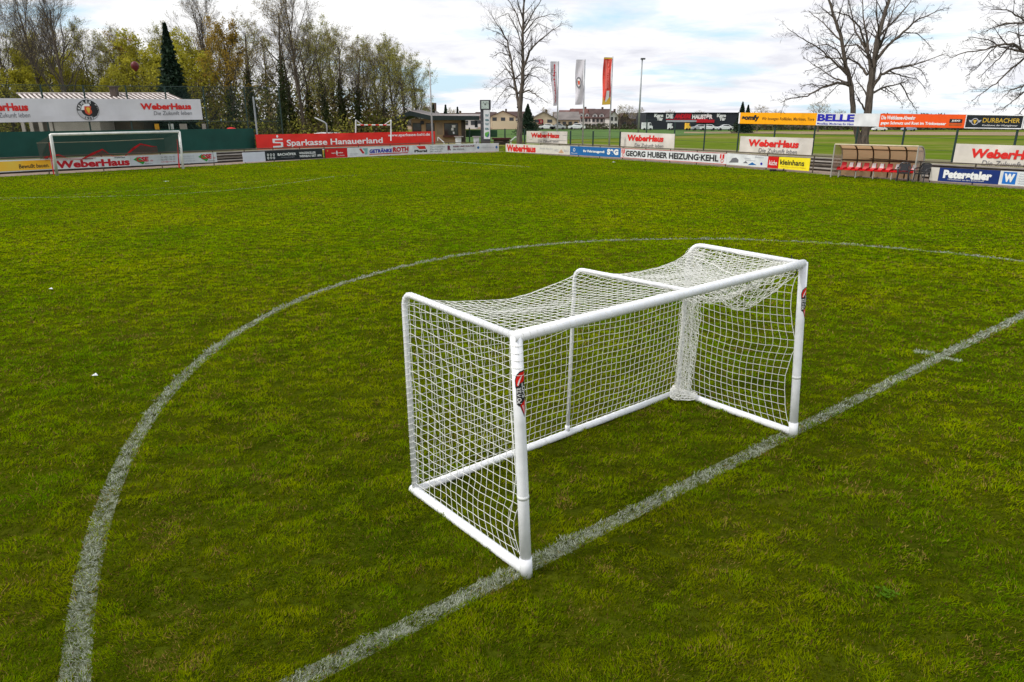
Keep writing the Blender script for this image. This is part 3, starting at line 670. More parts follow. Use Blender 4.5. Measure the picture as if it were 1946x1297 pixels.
for z in (1.05, 1.5, 1.95): g.tube([Vector((p.x, p.y, z)) for p in FLA], .010, 4)
g.build('wire', green_steel, fl)
g = MB()
pw = [WL(FBP, px, yt) for px, yt in tops]
for f in (.35, .7, .99): g.tube([Vector((p.x, p.y, .65 + (p.z - .65) * f)) for p in pw], .008, 4)
g.build('wire', green_steel, fb)
FBS = offset(PB, 4.95)
GW = 'cream banners with red lettering on the right fence'
def wh(xl, a, b_, xr, c, d, lb, tu, line=FBS, t2=None):
    q = cloth('banner', lb, 'banner', line, (xl, xr), (a, c), (b_, d), cream, .05, n=24, seed=int(xl) % 17, group=GW)
    u0, u1, v0, v1, w0, w1, x0, x1 = tu
    q.text('WeberHaus', u0, u1, v0, v1, red_ink, .045, .12); q.text('Die Zukunft leben', w0, w1, x0, x1, grey_ink, .0, .15); return q
wh(1000.5, 249.3, 272.8, 1078, 250.4, 275.2, 'smallest cream banner with red lettering, right beside the lone bare tree', (.11, .80, .48, .86, .29, .78, .12, .32), FLA and [FLA[0] + (FLA[0] - FLA[1]), *FLA, FLA[-1] + (FLA[-1] - FLA[-2])])
wh(1179, 251.5, 281.2, 1281.5, 255, 285.0, 'cream banner with red lettering below the tall floodlight pole', (.12, .80, .46, .86, .27, .80, .10, .32))
wh(1405.7, 259.2, 290.6, 1543.5, 263.3, 298.2, 'cream banner with red lettering just left of the team shelter, above the yellow board', (.11, .81, .42, .84, .27, .80, .10, .34))
wh(1813, 273.3, 317.8, 2010, 279.4, 329.2, 'largest cream banner with red lettering, cut off by the right edge', (.15, .86, .44, .82, .28, .84, .12, .36))
FBH = offset(PB, 4.98)
GH = 'advertising boards high on the right fence'
b = Board('sign_board', 'golden yellow board with black lettering high on the fence', 'sign', FBH, 1404, 214.4, 235.2, 1551.5, 215.2, 238.4, somfy_paint, group=GH)
b.rect(0, .02, 0, 1, white_ink, .014); b.text('somfy', .045, .285, .22, .80, black_ink, .06); b.text('Wir bewegen Rollläden, Markisen, Tore', .32, .975, .28, .62, mat('brown ink', (.2, .09, .01), .5), .012, .05)
b = Board('sign_board', 'white board with bold blue capitals high up in front of the big bare tree', 'sign', FBH, 1551.8, 215.2, 238.4, 1671.5, 216.4, 241.2, paint_white, group=GH)
b.text('BELLE', .015, .62, .34, .92, blue_ink, .045); b.text('Metallbau Modernes für Haus', .02, .62, .06, .24, blue_ink, .01)
b = Board('sign_board', 'orange board with two lines of white lettering high above the team shelter', 'sign', FBH, 1671.8, 216.4, 241.2, 1835, 218.2, 243.8, orange_paint, group=GH)
b.text('Die Weltklasse-Abwehr', .02, .44, .56, .86, white_ink, .03); b.text('gegen Schmutz und Rost im Trinkwasser', .02, .80, .12, .42, white_ink, .03)
b.rect(.83, .965, .38, .66, black_ink, .012); b.text('JUDO', .855, .945, .44, .60, white_ink, .04, off=.02); b.rect(.83, .965, .16, .32, mat('dark orange ink', (.45, .10, .02), .5), .012)
b = Board('sign_board', 'dark board with white edge and gold lettering high on the right fence', 'sign', FBH, 1835.3, 218.4, 243.8, 1944, 220.2, 245.4, black_paint, group=GH, frame=paint_white)
b.text('DURBACHER', .31, .95, .44, .78, yellow_ink, .01); small(b, 'Kochkunst der Weingärtner', .31, .92, .14, .30, white_ink, shear=.3)
b.disc(.17, .5, .26, pale_ink, r0=.2); b.poly([(.135, .62), (.205, .62), (.17, .28)], yellow_ink); b.poly([(.05, .62), (.12, .58), (.12, .4), (.08, .45)], pale_ink); b.poly([(.29, .62), (.22, .58), (.22, .4), (.26, .45)], pale_ink)
b = Board('sign_board', 'white board starting at the right edge after the dark gold-lettered one', 'sign', FBH, 1945.6, 219.6, 245.4, 2060, 221, 248, paint_white, group=GH)

# ------------------------------------------------------------------ the small white goal
def make_goal():
    ZC = 1.62
    FF, FR = G(1000, 1085, .036), G(1507, 822, .036)          # front feet
    TN, TF = G(981, 640, ZC), G(1527, 501, ZC)                # crossbar ends
    RN, RF = G(789, 932, .03), G(1288, 745, .03)              # rear feet
    RNt = Vector((RN.x - .02, RN.y + .05, 1.63)); RFt = Vector((RF.x + .02, RF.y + .07, 1.63))
    MB_ = RN.lerp(RF, .503); MTt = Vector((MB_.x + .03, MB_.y + .03, 1.595)); MC = TN.lerp(TF, .512)
    W = (FR - FF).normalized()
    root = thing('small_football_goal', 'small white tubular football goal with white net on the halfway line', 'football goal', tuple(FF.lerp(FR, .5)))
    def bar(name, pts, r, n=16, parent=root):
        g = MB(); g.tube(pts, r, n); return g.build(name, scuffed if 'ground' in name else white_pvc, parent, True)
    def rounded(a, c, b, rad, k=7):
        u = (a - c).normalized() * rad; v = (b - c).normalized() * rad; out_ = [a]
        for i in range(k + 1):
            t = i / k; out_.append(c + u * (1 - t) ** 2 + v * t ** 2)
        out_.append(b); return out_
    po_n = bar('post', [FF - Vector((0, 0, .0)), FF.lerp(TN, .33), FF.lerp(TN, .66), TN], .037)
    po_f = bar('post', [FR, FR.lerp(TF, .33), FR.lerp(TF, .66), TF + Vector((0, 0, .012))], .037)
    bar('crossbar', [TN.lerp(TF, -.008)] + [TN.lerp(TF, i / 8) for i in range(1, 8)] + [TF], .036)
    for po, a, b in ((po_n, FF, TN), (po_f, FR, TF)):
        g = MB(); c = a.lerp(b, .34); g.tube([c - (b - a).normalized() * .012, c + (b - a).normalized() * .012], .0385, 16); g.build('joint_collar', mat('pale joint sleeve', (.72, .73, .72), .4, var=.02), po, True)
        g = MB(); g.tube([a - (b - a).normalized() * .036, a + (b - a).normalized() * .10], .0415, 16); g.build('corner_fitting', white_pvc, po, True)
    sideN = rounded(TN, RNt, RN, .12); sideF = rounded(TF, RFt, RF, .17); mid = rounded(MC, MTt, MB_, .11)
    bar('side_frame', sideN, .0225, 12); bar('side_frame', sideF, .0225, 12); bar('middle_support', mid, .0175, 10)
    wob = lambda a, b, n, r: [a.lerp(b, i / n) for i in range(n + 1)]
    bar('ground_bar', [FF.lerp(RN, -.01)] + wob(FF, RN, 6, 0)[1:-1] + [FF.lerp(RN, 1.03)], .035)
    bar('ground_bar', [FR.lerp(RF, -.01)] + wob(FR, RF, 6, 0)[1:-1] + [FR.lerp(RF, 1.03)], .035)
    bar('rear_ground_bar', [RN, RN.lerp(RF, .5), RF], .033)
    g = MB(); c = MB_ + Vector((0, 0, .03)); g.tube([c, c + Vector((0, 0, .05))], .024, 10); g.build('pipe_clamp', white_pvc, root, True)
    # ---------------- net
    TR = .0022
    def arclen(pts):
        s = [0]
        for i in range(1, len(pts)): s.append(s[-1] + (pts[i] - pts[i - 1]).length)
        return [x / s[-1] for x in s], s[-1]
    def at(pts, t):
        s, _ = arclen(pts); t = min(max(t, 0), 1)
        for i in range(1, len(s)):
            if t <= s[i] or i == len(s) - 1:
                f = (t - s[i - 1]) / max(1e-9, s[i] - s[i - 1]); return pts[i - 1].lerp(pts[i], f)
    def strands(name, grid, r=TR, edge=True, skipu=(), parent=root, n=4):
        """grid[i][j] net nodes -> twine tubes along both directions and a small knot at each node"""
        g = MB(); nu, nv = len(grid), len(grid[0])
        for i in range(nu):
            if i in skipu: continue
            g.tube(grid[i], r * (1.5 if (edge and i in (0, nu - 1)) else 1), n, caps=False)
        for j in range(nv): g.tube([grid[i][j] for i in range(nu)], r * (1.5 if (edge and j in (0, nv - 1)) else 1), n, caps=False)
        k = r * 1.75
        for i in range(1, nu - 1):
            for j in range(1, nv - 1):
                c = grid[i][j]; b0 = len(g.v)
                g.v += [(c.x + k, c.y, c.z), (c.x - k, c.y, c.z), (c.x, c.y + k, c.z), (c.x, c.y - k, c.z), (c.x, c.y, c.z + k), (c.x, c.y, c.z - k)]
                for f in ((0, 2, 4), (2, 1, 4), (1, 3, 4), (3, 0, 4), (2, 0, 5), (1, 2, 5), (3, 1, 5), (0, 3, 5)): g.f.append(tuple(b0 + q_ for q_ in f)); g.mi.append(0)
        return g.build(name, twine, parent, True)
    rr = random.Random(5)
    jit = lambda a: Vector((rr.uniform(-a, a), rr.uniform(-a, a), rr.uniform(-a, a)))
    # roof and back in one sheet
    NU, NV = 50, 43; grid = []
    back_n = Vector((-W.y, W.x, 0))
    for i in range(NU + 1):
        a = i / NU; row = []
        for j in range(NV + 1):
            t = j / NV
            if a < .505: f = a / .505; A, B = at(sideN, t), at(mid, t); sg = .105
            else: f = (a - .505) / .495; A, B = at(mid, t), at(sideF, t); sg = .10
            p = A.lerp(B, f); s4 = 4 * f * (1 - f)
            wv = math.exp(-((t - .45) / .17) ** 2)
            wt = math.sin(PI * min(1, t / .47)) if t < .47 else 0
            p = p + Vector((0, 0, -1)) * sg * s4 * wv + (-back_n) * .06 * s4 * wv
            p = p + Vector((0, 0, -1)) * .065 * wt * (.35 + .65 * s4)
            if t > .5: p = p - back_n * .05 * math.sin(PI * (t - .5) / .5) * (.4 + .6 * s4)
            edge = min(i, NU - i, j, NV - j)
            p += Vector((0, 0, mnoise.noise(Vector((a * 9, t * 9, 1))) * .012)) + back_n * mnoise.noise(Vector((a * 7, t * 7, 5))) * .015
            # slight zig-zag: strands are pulled into lozenges by the hanging weight
            if edge > 0: p += W * ((-1) ** (i + j)) * .0045 + jit(.0028)
            row.append(p)
        grid.append(row)
    strands('back_net', grid)
    # side panels by transfinite interpolation
    def side(name, S, F0, F1, R0, arc, bulge, inward, nu, nv, s0=0.0):
        rows = []
        s_, tot = arclen(arc); 
        for i in range(nu + 1):
            s = i / nu; row = []
            for j in range(nv + 1):
                h = j / nv
                # s: 0 rear -> 1 front;  h: 0 bottom -> 1 top
                bot = R0.lerp(F0, s) + Vector((0, 0, .03))
                tcor = .455
                top = at(arc, (1 - s) * tcor)
                left = at(arc, 1 - h * (1 - tcor)); right = F0.lerp(F1, h) + bulge(h)
                c00, c10, c01, c11 = R0 + Vector((0, 0, .03)), F0 + bulge(0), at(arc, tcor), F1 + bulge(1)
                p = bot * (1 - h) + top * h + left * (1 - s) + right * s - (c00 * (1 - s) * (1 - h) + c10 * s * (1 - h) + c01 * (1 - s) * h + c11 * s * h)
                sag = math.sin(PI * s) * math.sin(PI * h) ** .8
                p += Vector((0, 0, -1)) * .05 * sag + inward * .035 * sag * (1 + .4 * mnoise.noise(Vector((s * 5, h * 5, 2))))
                p += jit(.003) + inward * mnoise.noise(Vector((s * 8, h * 8, 8))) * .012
                row.append(p)
            rows.append(row)
        return strands(name, rows)
    inN = W; inF = -W; rearN = (RN - FF).normalized()
    side('side_net', 0, FF + rearN * .03, TN + rearN * .03, RN, sideN, lambda h: rearN * (.085 * math.sin(PI * min(1, h / .30)) ** .9 if h < .30 else .02) + rearN * .02, inN, 18, 22)
    rearF = (RF - FR).normalized()
    side('side_net', 0, FR + rearF * .03, TF + rearF * .03, RF, sideF, lambda h: rearF * (.03 + .09 * abs(math.sin(PI * h / .52)) ** .8) if h < .95 else rearF * .03, inF, 18, 22)
    # bunched spare netting down the far rear corner
    for lay in range(4):
        rows = []; nu, nv = 5, 44
        for i in range(nu + 1):
            row = []
            for j in range(nv + 1):
                h = j / nv; c = at(sideF, 1 - h * .56); d = (-rearF)
                off = d * (.005 + .185 * i / nu * (1 - .15 * math.sin(h * 9 + lay))) + inF * (.015 + .018 * lay + .012 * math.sin(h * 23 + i * 2 + lay))
                row.append(c + off + jit(.013) + Vector((0, 0, .012 * ((-1) ** i))))
            rows.append(row)
        strands('gathered_net', rows, TR * .95, edge=(lay == 0))
    # netting lobe lying over the far rear ground corner
    for lay in range(2):
        rows = []; nu, nv = 9, 11
        for i in range(nu + 1):
            row = []
            for j in range(nv + 1):
                u = i / nu; v = j / nv
                base = RF + (-rearF) * (-.04 + .31 * u); rad = math.sin(PI * (.08 + .84 * u))
                p = base + inF * (.03 + .20 * v * rad) + Vector((0, 0, .06 * (1 - v) ** 2 + .012 + .03 * math.sin(PI * v) * (1 - lay * .4)))
                row.append(p + jit(.008))
            rows.append(row)
        strands('gathered_net', rows, TR, edge=(lay == 0))
    # spare netting hanging in the far upper corner
    def coons(c00, c10, c01, c11, nu, nv, sagf, jt, name, r=TR):
        rows = []
        for i in range(nu + 1):
            u = i / nu; row = []
            for j in range(nv + 1):
                v = j / nv; p = (c00 * (1 - u) + c10 * u) * (1 - v) + (c01 * (1 - u) + c11 * u) * v
                row.append(p + sagf(u, v) + jit(jt))
            rows.append(row)
        strands(name, rows, r)
    Cb = lambda a: TN.lerp(TF, a)
    back = at(sideF, .43)
    coons(Cb(.60) + Vector((0, 0, -.03)), Cb(.985) + Vector((0, 0, -.02)), back - W * .72 + Vector((0, 0, -.24)), back + Vector((0, 0, -.05)), 25, 20,
          lambda u, v: Vector((0, 0, -1)) * (.25 * math.sin(PI * u) ** .7 * math.sin(PI * min(1, v * 1.0 + .03)) + .03 * math.sin(17 * u + 9 * v)), .010, 'slack_net')
    coons(Cb(.74) + Vector((0, 0, -.03)), Cb(.985) + Vector((0, 0, -.03)), at(sideF, .30) - W * .5, at(sideF, .30) - W * .02, 16, 12,
          lambda u, v: Vector((0, 0, -1)) * (.43 * math.sin(PI * u) ** .7 * math.sin(PI * (.10 + .8 * v))) , .010, 'slack_net')
    coons(back - W * .26 + Vector((0, 0, -.10)), back + Vector((0, 0, -.04)), at(sideF, .62) - W * .16, at(sideF, .62), 9, 12, lambda u, v: rearF * -.05 * math.sin(PI * v) * math.sin(PI * u), .009, 'slack_net')
    # hem ropes hanging at the front edges
    g = MB(); g.tube([TN + rearN * .05 + Vector((0, 0, -.5)), FF.lerp(TN, .42) + rearN * .06, FF.lerp(TN, .3) + rearN * .1, FF.lerp(TN, .15) + rearN * .17, FF.lerp(TN, .06) + rearN * .08], TR * 1.5, 5)
    g.build('net_rope', twine, root, True)
    # lacing spirals
    def helix(a_pts, r, pitch, ph=0):
        s, tot = arclen(a_pts); n = int(tot / pitch * 10); P = []; up = Vector((0, 0, 1))
        for i in range(n + 1):
            t = i / n; c = at(a_pts, t); d = (at(a_pts, min(1, t + .01)) - at(a_pts, max(0, t - .01))).normalized()
            x = d.orthogonal() if abs(d.z) > .95 else up.cross(d).normalized(); x = (x - d * x.dot(d)).normalized(); y = d.cross(x)
            an = ph + 2 * PI * t * tot / pitch; P.append(c + (x * math.cos(an) + y * math.sin(an)) * r)
        return P
    for pts, r, pitch in (([TN, TF], .0375, .055), (sideN, .0245, .05), (sideF, .0245, .05), (mid[:-1], .019, .2), ([FF, RN], .0365, .07), ([FR, RF], .0365, .08), ([RN, RF], .0345, .12)):
        g = MB(); g.tube(helix(pts, r, pitch), .0017, 4, caps=False); g.build('net_lacing', twine, root, True)
    # loose turns of twine round the near corner
    g = MB(); 
    for k in range(5): 
        c = TN + (FF - TN).normalized() * (.05 + .045 * k); t = Vector((.02 * (-1) ** k, .01, .5)).normalized()
        g.tube([c + Matrix.Rotation(2 * PI * i / 14, 3, t) @ (t.orthogonal().normalized() * .0385) for i in range(14)], .0016, 4, closed=True)
    g.build('net_lacing', twine, root, True)
    # black ties
    for c in (TF.lerp(TN, .035) + Vector((0, 0, -.05)), FR.lerp(RF, .09) + Vector((0, 0, .02)), TF.lerp(RFt, .1) + Vector((0, 0, .02))):
        g = MB(); g.tube([c + Vector((.0, 0, .035)), c + Vector((.008, .0, 0)), c + Vector((-.004, 0, -.045))], .005, 6); g.build('black_tie', black_cord, root)
    # stickers wrapped on the posts
    def sticker(A, B, tz, face, parent):
        """A,B post axis ends; tz height along the post of the sticker middle; face angle centre"""
        ax = (B - A).normalized(); ref = Vector((1, 0, 0)); ref = (ref - ax * ref.dot(ax)).normalized(); yy = ax.cross(ref)
        L_ = (B - A).length
        def P(u, h, off):          # u metres around, h metres along
            an = face + u / .037; return A + ax * (tz + h) + (ref * math.cos(an) + yy * math.sin(an)) * (.0372 + off)
        def fill(pts, m, off, name, sub=6):
            bm = bmesh.new(); vs = [bm.verts.new((x, y, 0)) for x, y in pts]; bm.faces.new(vs)
            bmesh.ops.triangulate(bm, faces=bm.faces[:])
            for _ in range(3):
                es = [e for e in bm.edges if e.calc_length() > .010]
                if es: bmesh.ops.subdivide_edges(bm, edges=es, cuts=1); bmesh.ops.triangulate(bm, faces=bm.faces[:])
            g = MB(); bm.verts.index_update(); g.v = [tuple(P(v.co.x, v.co.y, off)) for v in bm.verts]; g.f = [tuple(v.index for v in f.verts) for f in bm.faces]; g.mi = [0] * len(g.f); bm.free()
            return g.build(name, m, parent)
        rd = mat('red sticker ink', S(222, 30, 26), .35, var=.02); bk = black_ink
        fill([(-.034, .045), (-.036, .09), (-.026, .125), (-.004, .147), (.034, .150), (.034, .085), (.020, .06), (.0, .05), (-.02, .02)], bk, .0004, 'sticker')
        fill([(-.028, .06), (-.030, .09), (-.021, .118), (-.002, .138), (.030, .141), (.030, .092), (.016, .078), (-.004, .074), (-.019, .05)], rd, .0007, 'sticker')
        fill([(-.022, .062), (-.013, .09), (.004, .118), (.009, .115), (-.004, .088), (-.015, .058)], white_ink, .001, 'sticker')
        fill([(-.018, -.055), (.032, -.03), (.018, -.15)], bk, .0004, 'sticker'); fill([(-.010, -.058), (.027, -.036), (.017, -.135)], rd, .0007, 'sticker')
        fill([(.004, -.07), (.010, -.067), (.015, -.12)], white_ink, .001, 'sticker')
        fill([(-.030, .05), (.032, .078), (.034, -.028), (-.016, -.075), (-.030, -.06)], bk, .0009, 'sticker')
        def word(txt, u0, u1, h0, h1):
            v, f = glyphs(txt, .03, 4); xs = [q[0] for q in v]; ys = [q[1] for q in v]; x0, x1, y0, y1 = min(xs), max(xs), min(ys), max(ys)
            g = MB()
            for x, y in v: a = (x - x0) / (x1 - x0); b = (y - y0) / (y1 - y0); g.v.append(tuple(P(u0 + (u1 - u0) * (1 - b), h0 + (h1 - h0) * a + .012 * (u0 > 0) , .0014)))
            g.f = list(f); g.mi = [0] * len(f); g.build('lettering', white_ink, parent)
        word('POWER', -.026, .000, -.058, .046); word('SHOT', .005, .029, -.032, .062)
    def aim(A, B, tz, skew):
        ax = (B - A).normalized(); ref = Vector((1, 0, 0)); ref = (ref - ax * ref.dot(ax)).normalized(); yy = ax.cross(ref)
        c = A.lerp(B, tz / (B - A).length); d = Vector((0, 0, CAMH)) - c
        return math.atan2(d.dot(yy), d.dot(ref)) + skew
    sticker(FF, TN, 1.235, aim(FF, TN, 1.235, math.radians(24)), po_n)
    sticker(FR, TF, 1.235, aim(FR, TF, 1.235, math.radians(50)), po_f)
make_goal()

# ------------------------------------------------------------------ far goal
def far_goal():
    PL, PR = G(109, 334.7), G(348, 321.4); ZH = 2.2
    TL = G(96, 256.5, 2.13); TRt = G(340.5, 250.5, 2.19)
    t = thing('large_football_goal', 'full size white football goal with red hung-up net at the left', 'football goal', tuple(PL.lerp(PR, .5)))
    for a, b in ((PL, TL), (PR, TRt)):
        g = MB(); g.tube([a, b], .075, 12); g.build('post', mat('goal white', (.76, .76, .72), .4), t, True)
    g = MB(); g.tube([TL, TRt], .07, 12); g.build('crossbar', MATS['goal white'], t, True)
    e = (PR - PL).normalized(); n = Vector((-e.y, e.x, 0)); n = n if n.y > 0 else -n
    nm = bpy.data.materials.new('dark goal net'); nm.use_nodes = True; mesh_alpha(nm, (.035, .03, .02), .17, 9)
    NBL, NBR = TL + n * 2.0 + Vector((0, 0, -.45)), TRt + n * 2.0 + Vector((0, 0, -.45))
    g = MB(); g.quad(TL, TRt, NBR, NBL); cL, cR = NBL + Vector((0, 0, -.85)), NBR + Vector((0, 0, -.85)); g.quad(NBL, NBR, cR, cL)
    g.tri(TL, NBL, cL); g.quad(TL, cL, PL + n * .3 + Vector((0, 0, .9)), PL + Vector((0, 0, .9))); g.tri(TRt, NBR, cR); g.quad(TRt, cR, PR + n * .3 + Vector((0, 0, .9)), PR + Vector((0, 0, .9)))
    g.build('net', nm, t)
    g = MB(); g.tube([NBL, NBL.lerp(NBR, .5) + Vector((0, 0, -.04)), NBR], .018, 5); g.build('net_rope', mat('pale rope', (.30, .26, .18), .8), t)
    redn = mat('red net', S(190, 20, 30), .8, var=.3)
    nm2 = bpy.data.materials.new('red goal mesh'); nm2.use_nodes = True; mesh_alpha(nm2, S(150, 20, 30), .14, 14)
    g = MB(); Z = [(.03, .92, .07), (.14, 1.04, .04), (.20, .80, .01), (.30, .74, .03), (.38, 1.0, .09), (.47, 1.24, .05), (.54, .84, .02), (.64, .80, .02), (.72, 1.22, .10), (.79, 1.48, .06), (.88, 1.32, .04), (.93, 1.28, .01)]
    pz = [(NBL.lerp(NBR, a).x, NBL.lerp(NBR, a).y, z, w) for a, z, w in Z]
    for i in range(len(pz) - 1):
        a, b = pz[i], pz[i + 1]; g.quad((a[0], a[1] - .05, a[2] - a[3]), (b[0], b[1] - .05, b[2] - b[3]), (b[0], b[1] - .05, b[2] + b[3] * .6), (a[0], a[1] - .05, a[2] + a[3] * .6))
    g.build('net_hem', redn, t)
    g = MB()
    for i in range(len(pz) - 1):
        a, b = pz[i], pz[i + 1]; g.quad((a[0], a[1], .72), (b[0], b[1], .72), (b[0], b[1], b[2]), (a[0], a[1], a[2]))
    g.build('net_hem', nm2, t)
    for P_, T_, s in ((PL, TL, .55), (PR, TRt, .2)):
        g = MB(); a = P_ + n * .35; b = T_ + n * .35; w = n * .18
        g.quad((a.x, a.y, .05), (a.x + w.x, a.y + w.y, .05), (b.x + w.x * .3, b.y + w.y * .3, 1.75), (b.x, b.y, 1.75)); g.build('red_net_edge', redn, t)
far_goal()

# ------------------------------------------------------------------ dugout
def local(poly_pt0, poly_pt1):
    e = (poly_pt1 - poly_pt0); Lr = e.length; e.normalize(); n = Vector((-e.y, e.x, 0)); n = n if n.y > 0 else -n
    return poly_pt0, e, n, Lr
def dugout():
    O, e, n, Lr = local(G(1577, 337.5), G(1733, 346.5))
    Mx = lambda a, d, z: O + e * a + n * d + Vector((0, 0, z))
    Hh = zat(O, 273.5); Hh = (Hh + zat(O + e * Lr, 281)) / 2
    t = thing('team_shelter', 'tan translucent team shelter with curved roof and a row of red seats', 'shelter', tuple(O + e * Lr * .5))
    pan = bpy.data.materials.new('tan translucent sheet'); pan.use_nodes = True; tt = pan.node_tree; b = bsdf(pan)
    b.inputs['Base Color'].default_value = (.54, .37, .21, 1); b.inputs['Roughness'].default_value = .45
    tl = N(tt, 'ShaderNodeBsdfTranslucent'); tl.inputs[0].default_value = (.72, .47, .26, 1); ms = N(tt, 'ShaderNodeMixShader'); ms.inputs[0].default_value = .55
    L(tt, b, 0, ms, 1); L(tt, tl, 0, ms, 2); L(tt, ms, 0, tt.nodes['Material Output'], 0)
    Dp = 1.25
    # profile: front lip on top -> curves back and down to the ground
    prof = [(.10, Hh), (.45, Hh - .01)] + [(.45 + .75 * math.sin(a), Hh - .75 + .74 * math.cos(a)) for a in np.linspace(.15, PI / 2, 9)] + [(1.22, .85), (1.24, .05)]
    nb = 5; seg = Lr / nb
    for k in range(nb):
        g = MB()
        for i in range(len(prof) - 1):
            (d0, z0), (d1, z1) = prof[i], prof[i + 1]
            g.quad(Mx(k * seg + .03, d0, z0), Mx((k + 1) * seg - .03, d0, z0), Mx((k + 1) * seg - .03, d1, z1), Mx(k * seg + .03, d1, z1))
        g.build('panel', pan, t)
    brown = mat('brown shelter frame', (.085, .05, .03), .6)
    alu = mat('grey shelter frame', (.42, .40, .36), .5)
    for k in range(nb + 1):
        g = MB(); g.tube([Mx(k * seg, d - .02, z) for d, z in prof], .035, 6); g.build('rib', brown if 0 < k < nb else alu, t)
    for d, z, m in ((.08, Hh + .01, mat('cream shelter edge', (.6, .5, .36), .5)), (1.20, .86, brown), (1.0, Hh - .22, brown)):
        g = MB(); g.tube([Mx(0, d, z), Mx(Lr, d, z)], .04, 6); g.build('beam', m, t)
    for s in (0, Lr):       # end walls
        g = MB(); g.v = [tuple(Mx(s, d, z)) for d, z in [(.10, .05), (.10, Hh)] + prof[1:]]; g.f = [tuple(range(len(g.v)))]; g.mi = [0]; g.build('end_wall', mat('cloudy clear sheet', (.50, .46, .38), .3, trans=.45), t)
        g = MB(); g.tube([Mx(s, .08, 0), Mx(s, .08, Hh)], .035, 6); g.build('rib', alu, t)
    g = MB()
    for z in (.40,): g.tube([Mx(.05, .55, z), Mx(Lr - .05, .55, z)], .03, 6)
    g.build('bench_rail', alu, t)
    for k in range(5):
        a = .25 + (Lr - .5) * k / 4; g = MB(); g.tube([Mx(a, .42, 0), Mx(a, .42, .38)], .03, 6); g.tube([Mx(a, .42, .06), Mx(a, 1.1, .06)], .025, 6); g.build('bench_leg', alu, t)
    ns = 10; rs = mat('red seat shell', S(205, 16, 32), .4); wp = mat('white seat sign', (.78, .79, .82), .5)
    white = (1, 2, 4, 5, 7, 9)
    for k in range(ns):
        a = .28 + (Lr - .56) * k / (ns - 1); w = .165
        g = MB(); pr = [(.36, .40), (.44, .44), (.70, .42), (.80, .46), (.88, .60), (.92, .74), (.90, .76)]
        for i in range(len(pr) - 1):
            (d0, z0), (d1, z1) = pr[i], pr[i + 1]; f0 = 1 - .25 * (i > 3); f1 = 1 - .25 * (i + 1 > 3)
            g.quad(Mx(a - w * f0, d0, z0), Mx(a + w * f0, d0, z0), Mx(a + w * f1, d1, z1), Mx(a - w * f1, d1, z1))
            g.quad(Mx(a + w * f0, d0, z0 - .02), Mx(a - w * f0, d0, z0 - .02), Mx(a - w * f1, d1 + .02, z1 - .02), Mx(a + w * f1, d1 + .02, z1 - .02))
        for sd_ in (-1, 1):
            g.quad(Mx(a + sd_ * w, .40, .40), Mx(a + sd_ * w, .80, .42), Mx(a + sd_ * w * 1.02, .78, .54), Mx(a + sd_ * w * 1.02, .46, .50))
        so_ = g.build('seat', rs, t, True)
        if k in white:
            g = MB(); g.quad(Mx(a - .10, .835, .50), Mx(a + .10, .835, .50), Mx(a + .085, .895, .76), Mx(a - .085, .895, .76)); g.build('seat_sign', wp, so_)
    return Mx, Lr
Mx, Lr = dugout()
# monobloc chairs
def chair(loc, rz, label, scale=1.0):
    t = thing('plastic_chair', label, 'chair', loc, 'black plastic chairs by the team shelter'); t.rotation_euler = (0, 0, 0)
    M = Matrix.Translation(loc) @ Matrix.Rotation(rz, 4, 'Z') @ Matrix.Scale(scale, 4); bk = mat('black chair plastic', (.022, .022, .026), .35, spec=.5)
    X = lambda x, y, z: M @ Vector((x, y, z))
    g = MB()
    for i in range(6):
        y0, y1 = -.22 + .075 * i, -.22 + .075 * (i + 1); z0 = .44 - .012 * math.sin(PI * i / 6); z1 = .44 - .012 * math.sin(PI * (i + 1) / 6)
        g.quad(X(-.22, y0, z0), X(.22, y0, z0), X(.22, y1, z1), X(-.22, y1, z1)); g.quad(X(.22, y0, z0 - .02), X(-.22, y0, z0 - .02), X(-.22, y1, z1 - .02), X(.22, y1, z1 - .02))
    g.quad(X(-.23, -.23, .44), X(-.23, -.23, .38), X(.23, -.23, .38), X(.23, -.23, .44)); g.build('seat', bk, t)
    g = MB(); g.quad(X(-.17, .235, .5), X(.17, .235, .5), X(.17, .325, .84), X(-.17, .325, .84)); g.quad(X(.17, .245, .5), X(-.17, .245, .5), X(-.17, .335, .84), X(.17, .335, .84))
    for i in range(-3, 4): g.tube([X(i * .058, .22, .44), X(i * .066, .27, .66), X(i * .06, .32, .84)], .017, 5)
    g.tube([X(-.24, .22, .44), X(-.25, .28, .68), X(-.2, .33, .84), X(-.1, .34, .88), X(.1, .34, .88), X(.2, .33, .84), X(.25, .28, .68), X(.24, .22, .44)], .028, 6); g.build('backrest', bk, t)
    for sx in (-1, 1):
        g = MB(); g.tube([X(sx * .25, .25, .66), X(sx * .29, .05, .66), X(sx * .28, -.18, .64), X(sx * .26, -.22, .55), X(sx * .24, -.24, .44)], .026, 6); g.build('armrest', bk, t)
        for a, b in (((.25, -.26, 0), (.22, -.20, .44)), ((.25, .36, 0), (.22, .21, .44))):
            g = MB(); g.tube([X(sx * a[0], a[1], a[2]), X(sx * b[0], b[1], b[2])], [.022, .034], 6); g.build('leg', bk, t)
    return t
ed = (G(1733, 346.5) - G(1577, 337.5)).normalized(); ang = math.atan2(ed.y, ed.x)
c1 = G(1714, 345.5); c2 = G(1749, 347)
chair(tuple(c1), ang + .25, 'shiny black plastic armchair standing in front of the right end of the shelter')
chair(tuple(c2), ang - .15, 'black plastic armchair standing alone just right of the shelter')
